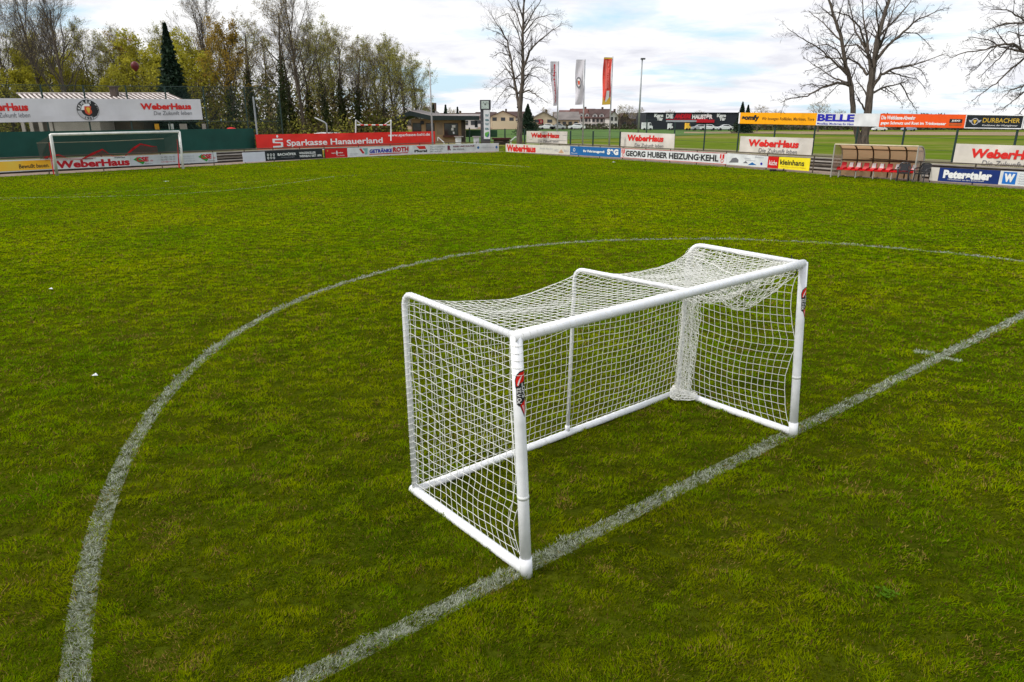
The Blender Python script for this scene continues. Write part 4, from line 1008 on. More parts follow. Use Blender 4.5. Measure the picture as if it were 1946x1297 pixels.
# small dark floor lamp under the yellow board
p = G(1478, 326.5); t = thing('floor_light', 'low black spotlight lying on the path under the red and yellow board', 'spotlight', tuple(p)); g = MB()
g.box(p.x - .45, p.x - .12, p.y - .1, p.y + .12, .02, .13); g.build('lamp_housing', black_cord, t)
g = MB(); g.tube([(p.x - .5, p.y, .04), (p.x + .5, p.y, .04)], .035, 6); g.tube([(p.x + .3, p.y, .04), (p.x + .38, p.y + .1, .15)], .04, 6); g.build('stand', black_cord, t)

# ------------------------------------------------------------------ hut, clock, tables
def prism(g, P, zlo, zhi):  # vertical prism from plan polygon (ccw)
    n = len(P); b = len(g.v); g.v += [(p[0], p[1], zlo) for p in P] + [(p[0], p[1], zhi) for p in P]
    g.f.append(tuple(b + i for i in range(n))[::-1]); g.f.append(tuple(b + n + i for i in range(n))); g.mi += [0, 0]
    for i in range(n): j = (i + 1) % n; g.f.append((b + i, b + j, b + n + j, b + n + i)); g.mi.append(0)
def hut():
    Y = 76.0; X = lambda px, y=240: D(px, y, Y).x; Z = lambda y: D(840, y, Y).z
    t = thing('kiosk_hut', 'tan kiosk hut with wide black fascia roof beside the clock pillar', 'kiosk', (X(835), Y, .5))
    wall = mat('tan render', (.42, .29, .165), .85, var=.12, scale=.8); x0, x1 = X(782), X(879)
    g = MB(); g.box(x0, x1, Y, Y + 5, .3, Z(226)); g.build('wall', wall, t)
    fas = mat('black green fascia sheet', (.016, .03, .03), .45, var=.2, scale=2, stretch=(4, 1, 1))
    g = MB(); zt, zb = Z(220.5), Z(229); za, zc = Z(211.5), Z(220)
    # low gable on the left then a long flat fascia
    pts_t = [(X(756), Z(224)), (X(783), za), (X(822), zt), (X(912), Z(221))]
    pts_b = [(X(757), Z(230)), (X(783), zc), (X(822), zb), (X(912), Z(228.5))]
    for i in range(3):
        a, b_, c, d = pts_b[i], pts_b[i + 1], pts_t[i + 1], pts_t[i]
        g.quad((a[0], Y - 1.3, a[1]), (b_[0], Y - 1.3, b_[1]), (c[0], Y - 1.3, c[1]), (d[0], Y - 1.3, d[1]))
        g.quad((a[0], Y - 1.3, a[1]), (a[0], Y + 6, a[1]), (b_[0], Y + 6, b_[1]), (b_[0], Y - 1.3, b_[1]))
    g.build('fascia', fas, t)
    g = MB()
    for i in range(3):
        c, d = pts_t[i + 1], pts_t[i]; g.quad((d[0], Y - 1.31, d[1] + .01), (c[0], Y - 1.31, c[1] + .01), (c[0], Y + 6, c[1] + .25), (d[0], Y + 6, d[1] + .25))
    g.build('roof', mat('grey gravel roof', (.33, .29, .28), .9, var=.2, scale=1), t)
    g = MB(); g.box(X(877), X(884), Y - .3, Y + .2, .3, zb); g.build('corner_post', timber, t)
    g = MB(); g.box(X(903), X(908.5), Y - .9, Y - .5, Z(242.5), zb); g.build('drain_box', black_paint, t)
    def win(a, b_, y0, y1, m=mat('dark hut glass', (.02, .03, .025), .12, spec=.6)):
        f = MB(); xa, xb, z0, z1 = X(a), X(b_), Z(y1), Z(y0)
        f.box(xa - .06, xb + .06, Y - .06, Y + .02, z0 - .06, z1 + .06); fr = f.build('window', timber, t)
        p_ = MB(); p_.quad((xa, Y - .065, z0), (xb, Y - .065, z0), (xb, Y - .065, z1), (xa, Y - .065, z1)); p_.build('pane', m, fr); return fr
    win(785, 799.5, 235, 251); win(810.5, 824.5, 235.5, 253); w = win(845, 869.5, 235.5, 256.5)
    g = MB()
    for a, b_, c, d in ((859, 865.5, 238, 243), (857.5, 862, 243.5, 248.5), (860.5, 863.5, 250.5, 255)): g.quad((X(a), Y - .08, Z(d)), (X(b_), Y - .08, Z(d)), (X(b_), Y - .08, Z(c)), (X(a), Y - .08, Z(c)))
    g.build('paper_notice', white_ink, w)
    g = MB(); g.box(X(799.5), X(806), Y - .25, Y - .02, Z(236.5), Z(230.5)); g.build('lamp_box', black_paint, t)
    g = MB(); g.box(X(842), X(872.5), Y - .5, Y, Z(261), Z(257.8)); g.build('counter', mat('red brown timber', (.10, .035, .025), .6), t)
    g = MB(); g.box(X(829.5), X(841), Y - .02, Y - .01, Z(256.5), Z(232.5)); g.build('shutter', mat('grey tan shutter', (.33, .25, .17), .8), t)
hut()
def clock():
    Y = 70.0; X = lambda px: D(px, 230, Y).x; Z = lambda y: D(922, y, Y).z
    t = thing('clock_pillar', 'tall narrow pillar with a square clock on top and vertical lettered sign with green leaf', 'clock pillar', (X(922), Y, .5))
    g = MB(); g.box(X(913.2), X(931.3), Y, Y + .7, .4, Z(208.8)); g.build('body', mat('dark pillar cladding', (.07, .07, .075), .6), t)
    g = MB(); g.box(X(912.5), X(932.5), Y - .06, Y + .8, Z(209), Z(190.3)); h = g.build('clock_case', mat('dark clock case', (.04, .042, .05), .5), t)
    class Q: pass
    def board(a, b_, y0, y1, m, off, name, parent):
        q = Board.__new__(Board); q.bl, q.br, q.tl, q.tr = Vector((X(a), Y - off, Z(y1))), Vector((X(b_), Y - off, Z(y1))), Vector((X(a), Y - off, Z(y0))), Vector((X(b_), Y - off, Z(y0)))
        q.n = Vector((0, -1, 0)); q.w = (q.br - q.bl).length; q.h = (q.tl - q.bl).length; g = MB(); g.quad(q.bl, q.br, q.tr, q.tl); q.o = g.build(name, m, parent); q.o.matrix_parent_inverse = parent.matrix_basis.inverted(); return q
    f = board(915.2, 929.3, 192.2, 207.2, mat('pale clock face', (.55, .64, .60), .4), .075, 'clock_face', h)
    hn_ = lambda pts, m: None
    g = MB()
    for a, L_, w in ((2.2, .42, .035), (1.0, .30, .05)):
        d = Vector((math.cos(a), math.sin(a))); nrm = Vector((-d.y, d.x)); pts = [-nrm * w, nrm * w, nrm * w * .5 + d * L_, -nrm * w * .5 + d * L_]
        g.quad(*[tuple(f.P(.5 + p.x, .5 + p.y, .02)) for p in pts])
    for i in range(12):
        a = PI * i / 6; d = Vector((math.cos(a), math.sin(a))); nrm = Vector((-d.y, d.x)) * .015; g.quad(*[tuple(f.P(.5 + p.x, .5 + p.y, .02)) for p in (d * .38 - nrm, d * .38 + nrm, d * .46 + nrm, d * .46 - nrm)])
    g.build('clock_hands', black_ink, h)
    s1 = board(919.2, 931, 209.4, 264.6, paint_white, .05, 'sign_panel', t); s0 = board(913.8, 918.8, 209.4, 264.6, mat('grey sign strip', (.38, .36, .37), .5), .04, 'sign_panel', t)
    s0.o.parent = t; par = t
    for q in (s0, s1): q.o2 = q.o; q.o = par
    teal = mat('slate teal ink', (.12, .24, .27), .5)
    for ch, v in (('W', .76), ('e', .62), ('W', .46), ('a', .32)):
        s1.text(ch, .2, .85, v, v + (.1 if ch == 'W' else .07), teal, .03)
    s1.poly([(.15, .14), (.25, .09), (.5, .06), (.75, .08), (.85, .14), (.85, .23), (.8, .26), (.5, .24), (.2, .22)], mat('leaf green ink', (.12, .42, .07), .5)); s1.poly([(.5, .06), (.75, .08), (.85, .14), (.85, .22), (.6, .12)], mat('leaf blue ink', (.05, .16, .30), .5), .02)
    s0.text('Wohnungswirtschaft', .2, .85, .06, .60, grey_ink, .03, rot=-1)
clock()
def stand_table(px, Y, lb):
    X = lambda q: D(q, 262, Y).x; Z = lambda y: D(px, y, Y).z; t = thing('standing_table', lb, 'table', (X(px), Y, .65), 'white standing tables by the kiosk')
    g = MB(); g.box(X(px - 7), X(px + 10), Y - .5, Y + .5, Z(260.6), Z(259.4)); g.build('tabletop', mat('grey table top', (.30, .27, .26), .7), t)
    g = MB(); g.box(X(px - 4.8), X(px + 5.6), Y - .3, Y + .3, .6, Z(260.8)); g.build('cover', paint_white, t)
stand_table(870.6, 71, 'white covered standing table directly in front of the kiosk'); stand_table(905, 70.6, 'white covered standing table next to the clock pillar')
Y = 72; X = lambda q: D(q, 262, Y).x; p = D(950, 266, Y); t = thing('long_bench', 'long low dark red bench right of the clock pillar', 'bench', (p.x, Y, .6)); g = MB()
g.box(X(935), X(971), Y - .2, Y + .3, D(950, 265.6, Y).z, D(950, 262.2, Y).z); g.build('seat', mat('dark red bench', (.09, .02, .02), .6), t)
g = MB(); g.box(X(938), X(968), Y, Y + .15, .5, D(950, 265.6, Y).z); g.build('base', timber, t)
def pole_pts(pts, r, Y, m): 
    g = MB(); g.tube([D(x, y, Y) for x, y in pts], r, 7); return g
for pts, Y, lb in (([(832, 261), (844, 271.5)], 70, 'white handrail of the steps left of the kiosk counter'), ([(971, 268), (979, 261), (991, 260.5)], 69, 'pale handrail at the foot of the lone bare tree')):
    g = MB(); g.tube([D(x, y, Y) for x, y in pts], .045, 6); g.tube([D(pts[0][0], pts[0][1], Y), D(pts[0][0], pts[0][1] + 7, Y)], .04, 6); g.tube([D(pts[-1][0], pts[-1][1], Y), D(pts[-1][0], pts[-1][1] + 7, Y)], .04, 6)
    tag(g.build('handrail', paint_white), lb, 'handrail')
# dark green windscreen fabric right of the hut
Y = 82; g = MB(); q4 = [D(883, 247.5, Y), D(945, 247.5, Y), D(945, 261, Y), D(883, 261, Y)]
g.box(q4[0].x, q4[1].x, Y, Y + .03, q4[2].z, q4[0].z); tag(g.build('windscreen', mat('green windscreen', (.03, .09, .045), .8)), 'dark green windscreen fabric stretched behind the clock pillar', 'windscreen')

# ------------------------------------------------------------------ poles, flags, lamps
def at_ground(px, py, z): return G(px, py, z)
def flag(px_b, py_b, px_t, y_t, fx0, fx1, fy0, fy1, m, lb, deco=None, sway=.0):
    base = G(px_b, py_b, .65); Y = base.y; topz = zat(base, y_t)
    t = thing('flag_pole', lb, 'flag pole', tuple(base), 'flag poles behind the right boards')
    g = MB(); g.tube([base + Vector((0, 0, -.3)), (base.x, base.y, topz)], [.075, .05], 10); g.build('pole', mat('pale aluminium pole', (.52, .53, .55), .35, .4), t, True)
    s = lambda px: (px) * Y / FPX * 1.05
    W_ = s(fx1 - fx0); z0, z1 = zat(base, fy1), zat(base, fy0); n = 16
    g = MB(); g.tube([(base.x, base.y, z1), (base.x - W_, base.y, z1 + .02)], .02, 6); g.build('cross_arm', grey_steel, t)
    def F(u, v):      # u 0 at pole, 1 at free edge; v 0 bottom
        fold = .16 * W_ * math.sin(u * 5 + v * 6) * (1 - v * .6); shr = 1 - sway * (1 - v) * (1.0)
        return Vector((base.x - .08 - W_ * u * shr + .05 * W_ * math.sin(v * 7), base.y + fold - .05, z0 + (z1 - z0) * v - .06 * W_ * u * (1 - v)))
    g = MB(); nu = 6
    for i in range(nu):
        for j in range(n):
            g.quad(F((i + 1) / nu, j / n), F(i / nu, j / n), F(i / nu, (j + 1) / n), F((i + 1) / nu, (j + 1) / n))
    fo = g.build('flag', m, t, True)
    class FB_: pass
    b = Board.__new__(Board); b.o = fo; b.w = W_; b.h = z1 - z0; b.n = Vector((0, -1, 0)); b.bl = b.br = b.tl = b.tr = Vector()
    b.P = lambda u, v, off=.03: F(1 - u, v) + Vector((0, -off - .03, 0))
    if deco: deco(b)
    return t
flagcloth = mat('white flag cloth', (.74, .72, .78), .7, var=.08, scale=1.5)
def d1(b): b.text('WeberHaus', .40, .66, .05, .95, dkred_ink, .04, rot=-1)
def d2(b):
    for r, m, o in ((.16, grey_ink, .03), (.11, white_ink, .035)):
        b.poly([(.42 + .9 * r * 2.1 * math.cos(a) , .5 + r * .8 * math.sin(a)) for a in np.linspace(0, 2 * PI, 20)[:-1]], m, o)
    b.poly([(.32, .54), (.54, .54), (.54, .47), (.43, .43), (.32, .47)], mat('crest orange', S(214, 84, 50), .5), .045)
def d3(b):
    b.rect(0, 1, .0, .16, yellow_ink, .03); b.rect(0, 1, .97, 1, yellow_ink, .03); b.poly([(.35, .06), (.85, .06), (.8, .30), (.45, .30)], white_ink, .04); b.poly([(.25, .35), (.45, .33), (.4, .95), (.2, .95)], mat('pink flag ink', S(236, 120, 110), .6), .035)
    b.text('Brauerei', .48, .72, .36, .92, mat('pink flag ink', S(236, 120, 110), .6), .03, rot=-1, off=.05)
flag(1058.5, 275, 1061.6, 117, 1048, 1061, 118, 201, flagcloth, 'flag pole with a narrow white flag lettered in red, nearest the bare tree', d1, .5)
flag(1107, 276.5, 1113, 113, 1098, 1112, 114.5, 199, flagcloth, 'flag pole with a white flag bearing a small round crest', d2)
flag(1157.5, 279, 1164, 108, 1149, 1163, 110, 199, mat('red flag cloth', S(234, 84, 70), .7, var=.15), 'flag pole with a red and yellow flag', d3)
b0 = G(1212.5, 262, .3); t = thing('floodlight_mast', 'tall grey floodlight mast with one flat lamp head', 'floodlight', tuple(b0)); g = MB(); zt = zat(b0, 113)
g.tube([b0, (b0.x, b0.y, zt)], [.16, .10], 10); g.build('mast', grey_steel, t, True)
g = MB(); g.box(b0.x - .22, b0.x + .42, b0.y - .3, b0.y + .3, zt - .05, zt + .16); g.build('lamp_head', mat('dark lamp housing', (.08, .08, .09), .4), t)
b0 = D(822, 262, 66); b0.z = .5; t = thing('thin_mast', 'thin pale flag mast standing in front of the kiosk hut', 'mast', tuple(b0)); g = MB(); g.tube([b0, (b0.x - .05, b0.y, zat(b0, 114))], [.09, .05], 8); g.build('pole', mat('weathered mast', (.45, .45, .46), .5), t, True)
for px, yt, Y, w, lb in ((786, 173, 120, 2.2, 'far floodlight with a wide dark lamp bar left of the thin mast'), (802.5, 174, 130, .7, 'far narrow floodlight pole beside the wide one')):
    b0 = D(px, 240, Y); b0.z = 0; zt = zat(b0, yt); t = thing('far_floodlight', lb, 'floodlight', tuple(b0)); g = MB(); g.tube([b0, (b0.x, b0.y, zt)], [.22, .14], 8); g.build('mast', grey_steel, t)
    g = MB(); g.box(b0.x - w / 2, b0.x + w / 2, b0.y - .3, b0.y + .3, zt - .1, zt + .35); g.build('lamp_head', MATS['dark lamp housing'], t)
# curved street lamp pole, handball goals and car behind the red banner
Y = 66; t = thing('curved_lamp_pole', 'bent grey lamp pole leaning left above the red banner', 'lamp pole', tuple(D(621, 262, Y))); g = MB(); g.tube([D(622, 266, Y), D(621, 240, Y), D(620, 235.5, Y), D(616, 232.5, Y), D(598, 224, Y)], .07, 7); g.build('pole', grey_steel, t, True)
Y = 64; t = thing('training_goal', 'small white training goal with red striped crossbar above the red banner', 'football goal', tuple(D(710, 262, Y)))
for a, s in ((676, 1), (743, -1)):
    g = MB(); g.tube([D(a, 268, Y), D(a, 228.5, Y)], .055, 7); g.tube([D(a, 228.5, Y), D(a + 13 * s, 238, Y + .8)], .045, 6); g.build('post', paint_white, t)
for i in range(9):
    g = MB(); u0, u1 = 678 + 7.1 * i, 678 + 7.1 * (i + 1); yy = 238; g.tube([D(u0, yy, Y), D(u1, yy, Y)], .045, 6); g.build('crossbar', (red_paint if i % 2 else paint_white), t)
def car(px, yroof, Y, lb, paint, rz=0.0, zb=.0):
    c = D(px, yroof, Y); z1 = c.z; t = thing('parked_car', lb, 'car', (c.x, c.y, zb)); hgt = z1 - zb
    M = Matrix.Translation((c.x, c.y, zb)) @ Matrix.Rotation(rz, 4, 'Z'); X = lambda x, y, z: M @ Vector((x, y, z))
    s = hgt / 1.5; L2, W2 = 2.1 * s, .85 * s
    prof = [(-L2, .35), (-L2, .75), (-L2 * .95, .90), (-L2 * .55, 1.0), (-L2 * .28, 1.42), (0, 1.5), (L2 * .38, 1.46), (L2 * .72, 1.05), (L2 * .97, .95), (L2, .7), (L2, .35)]
    g = MB(); k = len(prof)
    for y, sgn in ((-W2, 1), (W2, -1)):
        b_ = len(g.v); g.v += [tuple(X(x, y * (.82 if z > 1.1 else 1), z * s)) for x, z in prof]; f = tuple(b_ + i for i in range(k)); g.f.append(f[::-1] if sgn > 0 else f); g.mi.append(0)
    for i in range(k - 1): g.f.append((i, i + 1, k + i + 1, k + i)); g.mi.append(0)
    g.build('body', paint, t)
    gl = mat('dark car glass', (.03, .035, .04), .1, spec=.6)
    g = MB()
    for y in (-1, 1):
        g.quad(*[X(x * L2, y * (W2 * .93) , z * s) for x, z in ((-.48, 1.03), (-.28, 1.36), (.34, 1.38), (.62, 1.05))])
    g.quad(X(-L2 * .52, -W2 * .75, 1.07 * s), X(-L2 * .31, -W2 * .7, 1.38 * s), X(-L2 * .31, W2 * .7, 1.38 * s), X(-L2 * .52, W2 * .75, 1.07 * s)); g.build('window', gl, t)
    for x in (-.62, .62):
        for y in (-1, 1):
            w = MB(); w.tube([X(x * L2, y * W2 * .8, .32 * s), X(x * L2, y * W2 * 1.02, .32 * s)], .32 * s, 14); w.build('wheel', mat('tyre rubber', (.02, .02, .02), .8), t)
    return t
wc = mat('white car paint', (.75, .76, .78), .25, spec=.5)
car(612, 251.6, 72, 'white car whose roof shows above the red banner, left one', wc, 0, .2); car(632, 251.8, 75, 'white car whose roof shows above the red banner, beside the bent lamp pole', wc, .1, .2)
# dark red balloon among the trees
Y = 52; c = D(256.5, 126.5, Y); t = thing('balloon', 'dark red balloon hanging among the trees left of the fir', 'balloon', tuple(c)); g = MB()
g.lathe(tuple(c), [(.02, -.34), (.10, -.28), (.22, -.12), (.27, .05), (.22, .22), (.12, .30), (.01, .33)], 14); g.build('skin', mat('dark red rubber', (.13, .015, .02), .4), t, True)
g = MB(); g.tube([c + Vector((0, 0, -.34)), c + Vector((.05, .02, -1.2)), c + Vector((0, .05, -2.4))], .006, 4); g.build('string', black_cord, t)
# scraps and a clover plant on the pitch
for px, py, lb in ((97, 553.5, 'white paper scrap on the grass at the left edge of the pitch'), (181, 719.5, 'tiny pale scrap on the grass left of the centre circle line'), (1166, 309.5, 'tiny white scrap near the boards below the blue board')):
    c = G(px, py); g = MB(); s = .035 if py > 500 else .12
    g.v = [(c.x - s, c.y, .035), (c.x + s * .2, c.y - s * .8, .045), (c.x + s * 1.1, c.y + s * .1, .035), (c.x + s * .1, c.y + s * .7, .06)]; g.f = [(0, 1, 3), (1, 2, 3)]; g.mi = [0, 0]; tag(g.build('paper_scrap', white_ink), lb, 'scrap')
c = G(1682, 1137); g = MB(); rr = random.Random(4)
t = thing('clover_plant', 'small bright green broad-leaved weed in the lower right grass', 'plant', tuple(c))
for i in range(26):
    a = rr.uniform(0, 2 * PI); r = rr.uniform(.005, .075); p = c + Vector((r * math.cos(a), r * math.sin(a) * 1.0, rr.uniform(.035, .06)))
    for k in range(3):
        b_ = a + k * 2.1; q0 = p + Vector((math.cos(b_), math.sin(b_), 0)) * .013; w = Vector((-math.sin(b_), math.cos(b_), 0)) * .007
        g.quad(p, p.lerp(q0, .6) - w, q0 + Vector((0, 0, .003)), p.lerp(q0, .6) + w)
g.build('leaves', mat('clover green', (.07, .15, .008), .9, spec=0), t)
g = MB()
for i in range(7): a = i * .9; g.tube([c, c + Vector((math.cos(a) * .05, math.sin(a) * .05, .045))], .0015, 4)
g.build('stem', mat('clover green', (.07, .15, .008), .9, spec=0), t)

# ------------------------------------------------------------------ trees
def leafmat(name, c1, c2, tr=.35):
    if name in MATS: return MATS[name]
    m = bpy.data.materials.new(name); m.use_nodes = True; t = m.node_tree; b = bsdf(m); b.inputs['Roughness'].default_value = .6; b.inputs['Specular IOR Level'].default_value = .2
    tc = N(t, 'ShaderNodeTexCoord'); n = N(t, 'ShaderNodeTexNoise'); n.inputs['Scale'].default_value = 1.3; n.inputs['Detail'].default_value = 5; L(t, tc, 'Object', n, 0)
    r = ramp(t, n, 0, [(.35, c1), (.65, c2)]); L(t, r, 0, b, 'Base Color')
    tl = N(t, 'ShaderNodeBsdfTranslucent'); L(t, r, 0, tl, 0); mx_ = N(t, 'ShaderNodeMixShader'); mx_.inputs[0].default_value = tr
    L(t, b, 0, mx_, 1); L(t, tl, 0, mx_, 2); L(t, mx_, 0, t.nodes['Material Output'], 0); MATS[name] = m; return m
def rdir(rr): 
    while True:
        v = Vector((rr.uniform(-1, 1), rr.uniform(-1, 1), rr.uniform(-1, 1)))
        if .05 < v.length < 1: return v.normalized()
def leafq(g, p, s, rr):
    a = rdir(rr); b = a.cross(rdir(rr)); 
    if b.length < .1: return
    b.normalize(); a = a * s; b = b * s * .6; g.quad(p - a, p - b, p + a, p + b)
def limb(gT, gC, p, d, Ln, r, lvl, rr, P, tips):
    """grow one branch; lvl counts down; thick wood into gT, twigs into gC"""
    n = max(3, int(Ln / P['seg'])) if lvl > 0 else 2
    n = min(n, 9); pts = [p.copy()]; rs = [r]; c = p.copy(); dd = d.normalized()
    for i in range(n):
        dd = (dd + rdir(rr) * P['bend'] + Vector((0, 0, P['up'] if lvl > 0 else P.get('droop', 0)))).normalized(); c = c + dd * (Ln / n)
        pts.append(c.copy()); rs.append(max(.004, r * (1 - .82 * (i + 1) / n)))
    (gT if r > P['thick'] else gC).tube(pts, rs, 6 if r > .12 else (4 if r > .04 else 3), caps=False)
    if lvl == 0: tips.append(pts[-1]); tips.append(pts[1]); return pts
    k = P['kids'][lvl] if lvl < len(P['kids']) else P['kids'][-1]
    spawn(gT, gC, pts, rs, Ln, lvl, rr, P, tips, k)
    return pts
def spawn(gT, gC, pts, rs, Ln, lvl, rr, P, tips, k, t0=.2):
    n = len(pts) - 1
    for j in range(k):
        t = t0 + (1 - t0) * (j + rr.random()) / k; t = min(t, .985); i = min(int(t * n), n - 1); f = t * n - i
        q = pts[i].lerp(pts[i + 1], f); ax = (pts[i + 1] - pts[i]).normalized(); o = ax.cross(rdir(rr)); 
        if o.length < .1: continue
        o.normalize(); an = math.radians(rr.uniform(*P['ang'])); nd = ax * math.cos(an) + o * math.sin(an)
        rad = (rs[i] * (1 - f) + rs[i + 1] * f) * rr.uniform(.45, .7)
        limb(gT, gC, q, nd, Ln * rr.uniform(*P['len']) * (1.1 - .5 * t), max(.005, min(rad, P.get('rmax', 9))), lvl - 1, rr, P, tips)
def tree_proto(name, label, h, r, lvl, P, seed, barkm, leaf=None, nleaf=0, ls=.09, trunk_frac=.75, ivy=0, spread=0.5, group=None, first=.3, nlimb=14, lowleaf=0):
    rr = random.Random(seed); gT, gC = MB(), MB(); tips = []
    n = 12; pts = [Vector((0, 0, -.3))]; rs = [r * 1.25]; dd = Vector((0, 0, 1)); c = pts[0].copy()
    for i in range(n):
        dd = (dd + rdir(rr) * .07 + Vector((0, 0, .10))).normalized(); c = c + dd * h * trunk_frac / n * 1.1; pts.append(c.copy()); rs.append(r * (1 - .75 * ((i + 1) / n) ** 1.2))
    gT.tube(pts, rs, 8, caps=False)
    for j in range(nlimb):
        t = first + (1 - first) * (j + rr.random()) / nlimb; i = min(int(t * n), n - 1); f = t * n - i; q = pts[i].lerp(pts[i + 1], min(f, 1))
        a = j * 2.4 + rr.random(); an = math.radians(rr.uniform(*P['ang'])) * (1.15 - .5 * t); nd = Vector((math.cos(a) * math.sin(an), math.sin(a) * math.sin(an), math.cos(an)))
        limb(gT, gC, q, nd, h * spread * (1.25 - .75 * t) * rr.uniform(.75, 1.15), rs[i] * rr.uniform(.35, .55), lvl, rr, P, tips)
    root = thing(name, label, 'tree', (0, 0, 0), group)
    gT.build('trunk', barkm, root, True); cr = gC.build('crown', twigm, root)
    if leaf and nleaf:
        g = MB()
        for k in range(nleaf):
            q = rr.choice(tips) + rdir(rr) * rr.uniform(0, .45); leafq(g, q, ls * rr.uniform(.6, 1.3), rr)
        g.build('leaves', leaf, cr)
    if ivy:
        g = MB()
        for k in range(ivy):
            t = rr.random() * (.52 + .2 * math.sin(seed * 2.3 + k)); i = min(int(t * n), n - 1); q = pts[i].lerp(pts[i + 1], t * n - i); a = rr.uniform(0, 2 * PI); rad = rs[i] + rr.uniform(0, .62) * (.6 + mnoise.noise(Vector((t * 14, a, seed))))
            leafq(g, q + Vector((math.cos(a) * rad, math.sin(a) * rad, rr.uniform(-.2, .2))), rr.uniform(.07, .16), rr)
        g.build('ivy', leafmat('ivy leaves', (.018, .032, .008), (.055, .070, .016), .2), root)
    return root
PT = dict(seg=.9, bend=.17, up=.05, thick=.045, kids=[0, 6, 7, 8], ang=(25, 58), len=(.34, .62))
lf_y = leafmat('spring yellow green leaves', (.30, .29, .025), (.55, .50, .05), .5)
lf_g = leafmat('spring green leaves', (.25, .25, .04), (.46, .43, .08), .5)
lf_o = leafmat('golden buds', (.24, .17, .02), (.42, .27, .03), .45)
lf_b = leafmat('brown green buds', (.22, .17, .07), (.38, .30, .12), .45)
GT = 'trees of the wood behind the far goal'
pr = {
 'ivy': tree_proto('woodland_tree', '', 17, .28, 3, PT, 1, bark, lf_b, 2600, .07, .85, 5200, .38, GT, .42, 13),
 'ivy2': tree_proto('woodland_tree', '', 15, .24, 3, dict(PT, bend=.2), 12, bark, lf_g, 3200, .08, .85, 4200, .38, GT, .35, 13),
 'bare': tree_proto('woodland_tree', '', 18, .26, 3, dict(PT, ang=(18, 45), kids=[0, 7, 8, 9]), 3, bark, lf_b, 3500, .06, .8, 0, .45, GT, .25, 20),
 'bud': tree_proto('woodland_tree', '', 14, .20, 3, dict(PT, ang=(22, 55), kids=[0, 6, 8, 8]), 4, bark, lf_g, 6500, .075, .8, 900, .46, GT, .18, 17),
 'bushy': tree_proto('woodland_tree', '', 9, .18, 3, dict(PT, seg=.7, kids=[0, 6, 7, 8]), 5, bark, lf_y, 10500, .095, .75, 0, .50, GT, .12, 16),
 'gold': tree_proto('woodland_tree', '', 12, .2, 3, dict(PT, ang=(18, 42)), 6, bark, lf_o, 6500, .08, .75, 1500, .40, GT, .35, 15),
}
# kind, pixel column, distance, height in photo (top pixel row), landmark phrase
wood = [
 ('bare', 22, 74, -60, 'tall bare tree rising at the left edge of the picture'),
 ('bushy', 45, 74, 88, 'low yellow-green bushy tree behind the left end of the clubhouse roof'),
 ('bushy', -50, 72, 80, 'yellow-green bushy tree cut by the left edge'),
 ('bare', 92, 80, -55, 'tall bare dark tree above the left part of the clubhouse roof'),
 ('bare', 140, 72, -70, 'tall bare tree with long upright twigs above the round crest'),
 ('bud', 178, 78, 25, 'thin half-leafed tree above the clubhouse chimney'),
 ('bare', 118, 90, 5, 'farther bare tree between the two tall ones above the crest'),
 ('bud', 225, 82, 45, 'rounded half-leafed tree left of the balloon'),
 ('bushy', 228, 73, 120, 'bright green shrub-like tree below the balloon'),
 ('bushy', 290, 78, 52, 'yellow-green tree just left of the dark fir'),
 ('bushy', 375, 76, 48, 'yellow-green tree just right of the dark fir'),
 ('bud', 330, 92, 30, 'half-leafed tree behind the tip of the dark fir'),
 ('bare', 405, 84, -45, 'bare dark tree rising left of the golden crown'),
 ('gold', 452, 74, 22, 'tree with a golden crown above the net corner'),
 ('ivy2', 432, 82, 60, 'ivy-clad tree left of the golden one'),
 ('ivy', 487, 78, 5, 'dark ivy-clad tree just right of the golden one'),
 ('ivy', 532, 72, -40, 'tall ivy-clad tree above the left end of the red banner'),
 ('bare', 575, 76, -60, 'tallest pale tree with wide crown above the red banner lettering'),
 ('ivy', 562, 80, 30, 'ivy-clad tree behind the white cars'),
 ('ivy2', 600, 84, 45, 'ivy-clad tree above the bent lamp pole'),
 ('ivy2', 628, 76, 55, 'ivy-clad tree right of the bent lamp pole'),
 ('ivy', 655, 80, 38, 'ivy-clad tree left of the training goal'),
 ('bud', 642, 88, 35, 'greenish half-leafed crown between the ivy trees left of the training goal'),
 ('ivy', 678, 77, 60, 'ivy-clad trunk right behind the left post of the training goal'),
 ('bud', 700, 84, 60, 'half-leafed tree above the training goal crossbar'),
 ('bare', 722, 90, 62, 'thin bare tree above the right half of the training goal'),
 ('bud', 735, 79, 58, 'half-leafed tree at the right post of the training goal'),
 ('bud', 765, 76, 72, 'slender half-leafed tree last but one before the kiosk'),
 ('bare', 752, 82, 66, 'bare tree just left of the kiosk roof'),
 ('bud', 789, 84, 96, 'outermost half-leafed tree beside the kiosk roof'),
 ('bushy', 150, 76, 92, 'yellow-green bushy tree behind the middle of the clubhouse roof'),
 ('bushy', 100, 86, 60, 'pale green bushy tree behind the tall bare trees at the left'),
 ('gold', 265, 84, 55, 'golden green tree right of the balloon'),
 ('bud', 15, 88, 35, 'half-leafed tree behind the leftmost tall bare tree'),
 ('gold', 415, 90, 60, 'golden green tree behind the right end of the white banner'),
 ('bushy', 330, 84, 70, 'yellow-green tree behind the lower half of the fir'),
 ('bare', 255, 96, 40, 'bare tree far behind the balloon'),
 ('ivy2', 512, 92, 40, 'far ivy-clad tree between the golden tree and the tall ones'),
 ('ivy2', 470, 95, 30, 'far tree filling behind the golden crown'),
 ('bud', 610, 96, 20, 'far half-leafed tree behind the bent lamp pole'),
 ('ivy2', 205, 90, 75, 'far tree behind the clubhouse chimney'),
 ('bud', 65, 92, 40, 'far half-leafed tree behind the left end of the roof'),
]
HP = dict(ivy=17, ivy2=15, bare=18, bud=14, bushy=9, gold=12)
